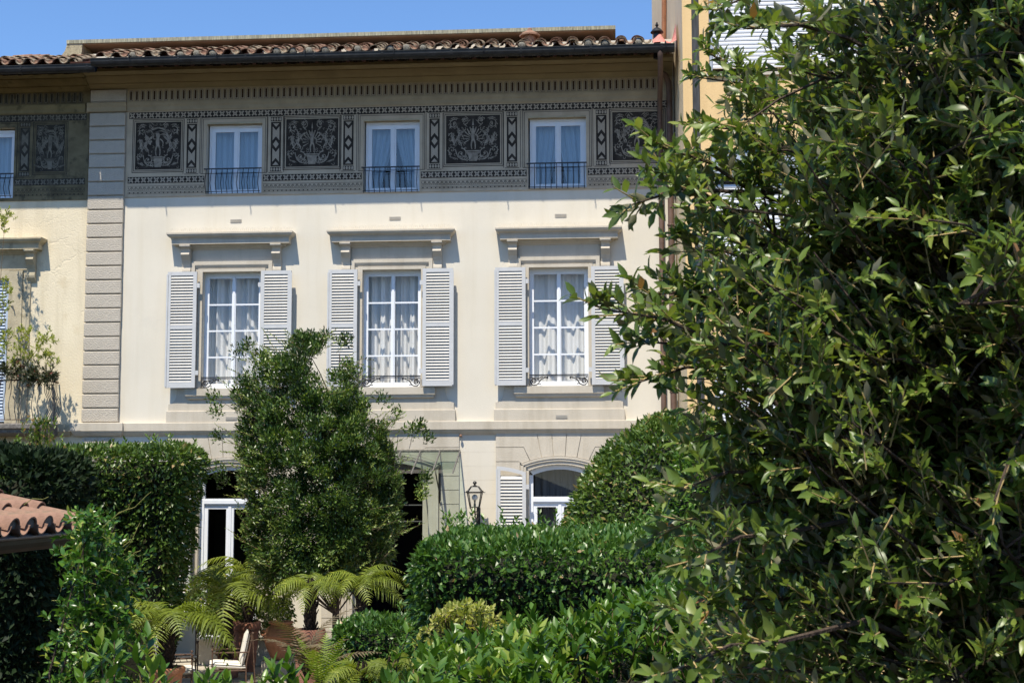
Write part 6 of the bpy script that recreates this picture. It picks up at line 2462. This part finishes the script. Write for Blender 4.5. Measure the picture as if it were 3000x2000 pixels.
def fern(name, label, crown, nf, Lf, mat, lean=(.35, .8), group=None, trunk=None, azs=None, tones=(.35, .5, .65), arch=(.55, .9), cat='fern', droop=.5, wmax=.26, base=None):
    t = thing(name, label, cat, (crown[0], crown[1], base if base is not None else max(0, crown[2] - .3)), group)
    for i in range(nf):
        key = (mat.name, i % 5, droop, wmax, arch)
        if key not in FR:
            FR[key] = frond_mesh('frond', 1.0, arch[0] + (arch[1] - arch[0]) * (i % 5) / 4, mat, droop=droop, wmax=wmax, seed=i, vbase=tones[i % 3])
        az = azs[i] if azs else 2.4 * i + random.uniform(-.25, .25)
        el = lean[0] + (lean[1] - lean[0]) * (i / max(1, nf - 1)) + random.uniform(-.12, .12)
        s = Lf * random.uniform(.72, 1.1)
        mt = Matrix.Translation(crown) @ Matrix.Rotation(az, 4, 'Z') @ Matrix.Rotation(-el + .35, 4, 'Y') @ Matrix.Rotation(random.uniform(-.5, .5), 4, 'X') @ Matrix.Scale(s, 4)
        place('frond', FR[key], t, mt)
    if trunk:
        m = MB()
        z0 = trunk[0]
        k = 9
        prof = [(trunk[1] * (1 + .12 * math.sin(5 * i)) * (.9 + .25 * i / k), z0 + (crown[2] - z0) * i / k) for i in range(k + 1)]
        m.lathe(prof, (crown[0], crown[1], 0), 14)
        for _ in range(60):
            a, z = rng.uniform(0, 6.28), rng.uniform(z0, crown[2])
            r = trunk[1] * 1.05
            m.tube([(crown[0] + r * math.cos(a), crown[1] + r * math.sin(a), z), (crown[0] + (r + .035) * math.cos(a), crown[1] + (r + .035) * math.sin(a), z + .08)], .008, 4)
        m.build('trunk', M['fibre'], t, smooth=False)
    m = MB()
    for k in range(5):
        a = k * 1.26
        m.tube([tuple(crown), (crown[0] + .05 * math.cos(a), crown[1] + .05 * math.sin(a), crown[2] + .10), (crown[0] + .03 * math.cos(a), crown[1] + .03 * math.sin(a), crown[2] + .16)], [.014, .012, .006], 5)
    m.build('crown_buds', M['fibre'], t)
    return t


FG = 'tree ferns on the terrace'
cA = W_(490, 1822, 22.0)
fern('tree_fern', 'tree fern with a dark trunk in the nearest pot', cA, 16, 1.35, L_FERN, (.05, .7), FG, (.55, .12))
cB = W_(668, 1748, 24.9)
fern('tree_fern', 'green tree fern drooping over the armchair', cB, 15, 1.35, L_FERN, (.1, .95), FG, (.35, .10), droop=.35)
cC = W_(730, 1690, 26.2)
fern('tree_fern', 'taller tree fern in front of the left arched window', cC, 13, 1.3, L_FERN, (.1, .8), FG, (.8, .10))
cD = W_(910, 1722, 21.9)
fern('tree_fern', 'tree fern spreading above the pot behind the urn', cD, 15, .85, L_FERN, (.1, .7), FG, (1.1, .09))
cE = W_(1060, 1722, 21.3)
fern('tree_fern', 'tree fern with raised fronds next to the long hedge', cE, 14, .9, L_FERN, (.2, .95), FG, (1.1, .09))
cF = W_(940, 2030, 13.0)
fern('upright_fern', 'bright yellow-green fern standing upright before the urn', cF, 7, .66, L_FERN_Y, (1.25, 1.55), None, None, arch=(.15, .35), droop=.1, wmax=.19, base=0)
cF2 = W_(900, 1990, 13.6)
fern('dry_fern', 'brownish drying fern beside the urn', cF2, 9, .85, L_FERN_B, (.8, 1.45), None, None, arch=(.3, .6), droop=.3, wmax=.19, base=0)
cG = W_(1060, 1990, 12.6)
fern('low_fern', 'low fern spreading before the box hedge at the bottom edge', cG, 13, .50, L_FERN, (.2, .9), 'low ferns at the bottom', None, droop=.3, base=0)
cH = W_(1150, 1975, 12.9)
fern('low_fern', 'low fern tucked against the citrus bush at the bottom edge', cH, 12, .42, L_FERN, (.2, .9), 'low ferns at the bottom', None, droop=.3, base=0)
for c in (cF, cF2, cG, cH):
    pass
# plants at the foot of the left window
t = thing('window_shrub', 'small shrub under the left arched window behind the ferns', 'shrub', (W_(700, 1700, 26.8)[0], -1.2, 0))
P, Nn = ellipsoid_points(8000, (W_(700, 1740, 26.8)[0], -1.25, W_(640, 1780, 26.8)[2]), (1.05, .45, .75))
leaf_cloud('foliage', *hedge_leaves(P, Nn, .08, seed=9, und=.12, depth=.35, tone=.6), tmpl_small(), L_BAY, t)
stems(t, (t.location[0] - .4, -1.4), (t.location[0] + .4, -1.0), lambda x, y: 1.2, 8)


# ------------------------------------------------------------------ the small tree before the villa
def grow_tree(name, label, base, clumps, leafL, mat, tms, per, wr=.4, trunk_r=.07, twig_mat=None, tone=.5, cl_r=.22, cat='tree', tv=.22):
    t = thing(name, label, cat, base)
    top = max(c[2] for c in clumps)
    hub = np.array([base[0], base[1], base[2] + (top - base[2]) * .28])
    m = MB()
    spine = [np.array(base, float), hub, np.array([base[0] + .08, base[1], base[2] + (top - base[2]) * .6]), np.array([base[0] + .02, base[1], top - .3])]
    m.tube([tuple(p) for p in spine], [trunk_r, trunk_r * .8, trunk_r * .45, trunk_r * .12], 8)
    m.build('trunk', M['bark'], t)
    m = MB()
    for c in clumps[::9]:
        f = np.clip((c[2] - base[2]) / (top - base[2]) - .22, .2, .9)
        s = np.array([base[0], base[1], base[2] + (top - base[2]) * f])
        mid = s * .5 + np.asarray(c) * .5 + np.array([0, 0, .06])
        m.tube([tuple(s), tuple(mid), tuple(c)], [.014, .009, .003], 5, False)
    m.build('branches', M['bark'], t)['kind'] = 'stuff'
    P, D, N, V = [], [], [], []
    ctr = np.array([base[0], base[1], (base[2] + top) * .5])
    for c in clumps:
        c = np.asarray(c)
        out = unit(c - ctr)
        k = int(per * rng.uniform(.6, 1.3))
        off = unit(rng.normal(size=(k, 3))) * (rng.random((k, 1)) ** .5) * cl_r
        p = c + off
        P.append(p)
        D.append(unit(out * .5 + off / cl_r * .6 + np.array([0, 0, .35]) + rng.normal(scale=.45, size=(k, 3))))
        N.append(unit(np.array([0, 0, .8]) + out * .3 + rng.normal(scale=.5, size=(k, 3))))
        V.append(np.clip(tone + rng.normal(scale=tv * .6) + rng.normal(scale=tv * .7, size=k), 0, 1))
    P, D, N, V = np.concatenate(P), np.concatenate(D), np.concatenate(N), np.concatenate(V)
    L = leafL * rng.uniform(.7, 1.25, len(P))
    leaf_cloud('crown', P, D, N, L, L * wr, V, tms[0], mat, t)
    return t


def crown_half(py):
    """half width in px of the small tree at a pixel height (centre follows)"""
    ys = [985, 1020, 1050, 1100, 1150, 1200, 1250, 1300, 1350, 1400, 1450, 1500, 1550, 1600, 1650, 1700]
    ls = [865, 830, 720, 705, 672, 690, 685, 685, 672, 680, 700, 705, 700, 715, 735, 760]
    rs = [950, 1000, 1060, 1070, 1065, 1100, 1150, 1160, 1170, 1195, 1180, 1190, 1185, 1170, 1150, 1100]
    return np.interp(py, ys, ls), np.interp(py, ys, rs)


TD = 24.4
clumps = []
while len(clumps) < 900:
    py = 985 + 725 * rng.random() ** .8
    l, r = crown_half(py)
    l, r = l + 20, r - 20
    px = rng.uniform(l, r)
    cxp, hwp = (l + r) / 2, (r - l) / 2
    e = abs(px - cxp) / max(hwp, 1)
    dm = hwp / F_PX * TD
    y = rng.uniform(-1, 1) * dm * math.sqrt(max(0.02, 1 - e * e))
    if rng.random() < .35 and e < .6:
        y = -abs(y) - .1
    if rng.random() < np.interp(py, [1000, 1120, 1250, 1400], [.6, .45, .2, 0]) * (.4 + .6 * (math.sin(px / 47.0 + py / 61.0) > -.2)):
        continue
    if math.sin(px / 58.0 + 1.0) * math.sin(py / 66.0 + px / 130.0) > np.interp(py, [1000, 1250, 1350], [.55, .7, 1.1]) and rng.random() < .8:
        continue
    clumps.append(W_(px, py, TD + y))
for px, py in ((628, 1165), (632, 1205), (640, 1280), (1200, 1265), (1225, 1250), (1250, 1285), (880, 1000), (955, 985), (1010, 1000), (700, 1030), (725, 1015), (640, 1375), (655, 1410), (1245, 1400), (1120, 1170), (1160, 1210), (1235, 1440)):
    clumps.append(W_(px, py, TD + rng.uniform(-.4, .4)))
b0 = W_(985, 1700, TD)
grow_tree('garden_tree', 'bushy small-leaved evergreen tree in front of the villa entrance', (b0[0], -28 + TD, 0), clumps, .074, L_TREE, [tmpl_small(.3, .2)], 125, .40, .075, tone=.42, cl_r=.15, tv=.40)

# its loose outer shoots
gt = bpy.data.objects['garden_tree']
gs = []
for _ in range(240):
    py = rng.uniform(990, 1690)
    l, r = crown_half(py)
    e = rng.uniform(-1, 1)
    px = (l + r) / 2 + (r - l) / 2 * (abs(e) ** .4 * np.sign(e)) * .97
    dm = (r - l) / 2 / F_PX * TD
    p = W_(px, py, TD - abs(rng.normal(scale=.5)) * dm * math.sqrt(max(.05, 1 - e * e)) - .1)
    sd = np.sign(px - (l + r) / 2)
    d = unit(np.array([sd * .55 + rng.normal(scale=.4), -.4 + rng.normal(scale=.4), .45 + rng.normal(scale=.35)]))
    gs.append((p, d, rng.uniform(.2, .48)))
leafy(gt, gs, .066, .38, [tmpl_small(.3, .2)], L_TREE, 0, .004, M['twig'], .72, .3, .25, (9, 15), smooth=False)

# ------------------------------------------------------------------ the oak close to the camera
OB = np.array([2.35, -21.5, 0.0])
OC = np.array([1.72, -22.3, 3.9])
OR = np.array([1.5, 1.5, 2.35])
oak = thing('oak_tree', 'evergreen oak close by, its leafy boughs filling the right third', 'tree', tuple(OB))
m = MB()
tr = [OB, OB + [.02, .0, 1.2], OB + [-.08, -.05, 2.4], OB + [-.2, -.1, 3.6], OB + [-.3, -.15, 4.8]]
m.tube([tuple(p) for p in tr], [.17, .14, .11, .07, .03], 10)
m.build('trunk', M['bark'], oak)
shoots = []
limbs = MB()
EDGE = ([-200, 0, 100, 250, 450, 600, 800, 1000, 1200, 1400, 1700, 2000, 2400], [2420, 2350, 2300, 2280, 2180, 2100, 2030, 2010, 2085, 2080, 2090, 2040, 2040])


def wiggly(s, tgt, lift, n=7, amp=.05):
    pts = []
    for i in range(n):
        f = i / (n - 1)
        p = s * (1 - f) + tgt * f + np.array([0, 0, lift * math.sin(math.pi * f)])
        pts.append(p + (rng.normal(scale=amp, size=3) if 0 < i < n - 1 else 0))
    return pts


for k in range(150):
    while True:
        D = unit(rng.normal(size=3))
        if D[1] < .6 and D[2] > -.9 and D[0] < .85:
            break
    tgt = OC + D * OR * rng.uniform(.45, .98)
    qx, qy, qz = proj(tgt)
    if qx < np.interp(qy, *EDGE) + 60:
        continue
    h = np.clip(1.6 + (tgt[2] - 1.2) * .42 + rng.normal(scale=.25), 1.2, 4.6)
    s = OB + np.array([-.08 * h / 2, -.04 * h / 2, h])
    pts = wiggly(s, tgt, rng.uniform(-.1, .3))
    limbs.tube([tuple(p) for p in pts], [.022, .019, .016, .013, .010, .007, .004], 6, False)
    for q in range(24):
        f = rng.uniform(.18, 1.0) * .999
        i = min(5, int(f * 6))
        u = f * 6 - i
        p = pts[i] * (1 - u) + pts[i + 1] * u
        bd = unit(unit(tgt - s) * .45 + rng.normal(scale=.6, size=3) + np.array([0, -.1, .1]))
        bl_ = rng.uniform(.15, .45)
        e = p + bd * bl_
        limbs.tube([tuple(p), tuple(p * .5 + e * .5 + np.array([0, 0, .02])), tuple(e)], [.006, .0045, .003], 4, False)
        for w in range(4):
            g_ = rng.uniform(.3, 1)
            b = p + bd * bl_ * g_
            d = unit(bd * .6 + rng.normal(scale=.38, size=3) + np.array([-.3, -.12, .32]))
            shoots.append((b, d, rng.uniform(.10, .22)))
# boughs that reach out to the left of the crown
for tip, root, dd in (((1765, 905), (2120, 1010), 4.7), ((1850, 600), (2130, 560), 4.9), ((1935, 430), (2200, 560), 5.0), ((2085, 160), (2260, 330), 6.4), ((2065, 230), (2300, 300), 6.2), ((2190, 85), (2480, 110), 4.6),
                      ((1870, 1120), (2150, 1080), 5.0), ((1900, 860), (2150, 900), 5.3), ((1990, 1440), (2250, 1380), 4.8), ((2030, 1640), (2300, 1560), 4.6), ((1985, 1960), (2280, 1880), 4.3), ((2100, 30), (2400, -60), 5.2), ((2020, 690), (2250, 720), 5.6),
                      ((2060, 370), (2300, 430), 6.6), ((1880, 1000), (2100, 1060), 5.4), ((2040, 1300), (2240, 1260), 5.0), ((2010, 1790), (2260, 1760), 4.9), ((1930, 520), (2140, 620), 5.3)):
    a, b = W_(*tip, dd), W_(*root, dd + .35)
    mid = a * .5 + b * .5 + np.array([0, 0, .03])
    s = OB + np.array([-.1, -.05, np.clip(b[2] - .4, 1.5, 4.3)])
    wg = wiggly(s, b, .12, 6, .04)
    limbs.tube([tuple(q_) for q_ in wg] + [tuple(mid), tuple(a)], [.018, .016, .014, .012, .010, .008, .006, .003], 5, False)
    dr = unit(a - b)
    for k in range(15):
        f = k / 14
        p = b * (1 - f) + a * f + np.array([0, 0, .03 * math.sin(math.pi * f)])
        d = unit(dr * .8 + rng.normal(scale=.55, size=3) + np.array([0, 0, .25])) if k < 13 else unit(dr + rng.normal(scale=.2, size=3))
        shoots.append((p, d, rng.uniform(.08, .16)))
for _ in range(120):
    py, dd = rng.uniform(60, 2020), rng.uniform(4.6, 6.3)
    px = np.interp(py, *EDGE) + abs(rng.normal(scale=230)) + 20
    if py < 420 and rng.random() < .35:
        continue
    a = W_(px, py, dd)
    h = np.clip(1.5 + (a[2] - 1.2) * .5 + rng.normal(scale=.2), 1.2, 4.6)
    s = OB + np.array([-.08 * h / 2, -.04 * h / 2, h])
    pts = wiggly(s, a, rng.uniform(-.05, .15))
    limbs.tube([tuple(p) for p in pts], [.018, .016, .013, .011, .009, .006, .003], 5, False)
    dr = unit(a - pts[3])
    for q in range(26):
        f = rng.uniform(.5, 1.0) * .999
        i = min(5, int(f * 6))
        p = pts[i] * (1 - (f * 6 - i)) + pts[i + 1] * (f * 6 - i)
        p = p + rng.normal(scale=.07, size=3)
        shoots.append((p, unit(dr * .6 + rng.normal(scale=.42, size=3) + np.array([-.15, -.1, .28])), rng.uniform(.10, .22)))
# the part of the crown above the picture, which shades the boughs below it
for k in range(34):
    D = unit(rng.normal(size=3))
    tgt = np.array([2.15, -23.3, 6.35]) + D * np.array([1.75, 1.35, .95]) * rng.uniform(.4, 1)
    qx, qy, qz = proj(tgt)
    if qy > -250:
        continue
    pts = wiggly(OB + np.array([-.2, -.1, rng.uniform(3.4, 4.6)]), tgt, .1)
    limbs.tube([tuple(p) for p in pts], [.022, .019, .016, .013, .010, .007, .004], 5, False)
    for q in range(75):
        f = rng.uniform(.35, 1.0) * .999
        i = min(5, int(f * 6))
        p = pts[i] * (1 - (f * 6 - i)) + pts[i + 1] * (f * 6 - i) + rng.normal(scale=.16, size=3)
        if proj(p)[1] > -120:
            continue
        shoots.append((p, unit(rng.normal(scale=.5, size=3) + np.array([-.2, -.1, .4])), rng.uniform(.10, .2)))
limbs.build('limbs', M['bark'], oak)['kind'] = 'stuff'
leafy(oak, shoots, .075, .37, OAK, L_OAK, 300, .0032, M['twig_pale'], .5, .34, .1, (6, 10))
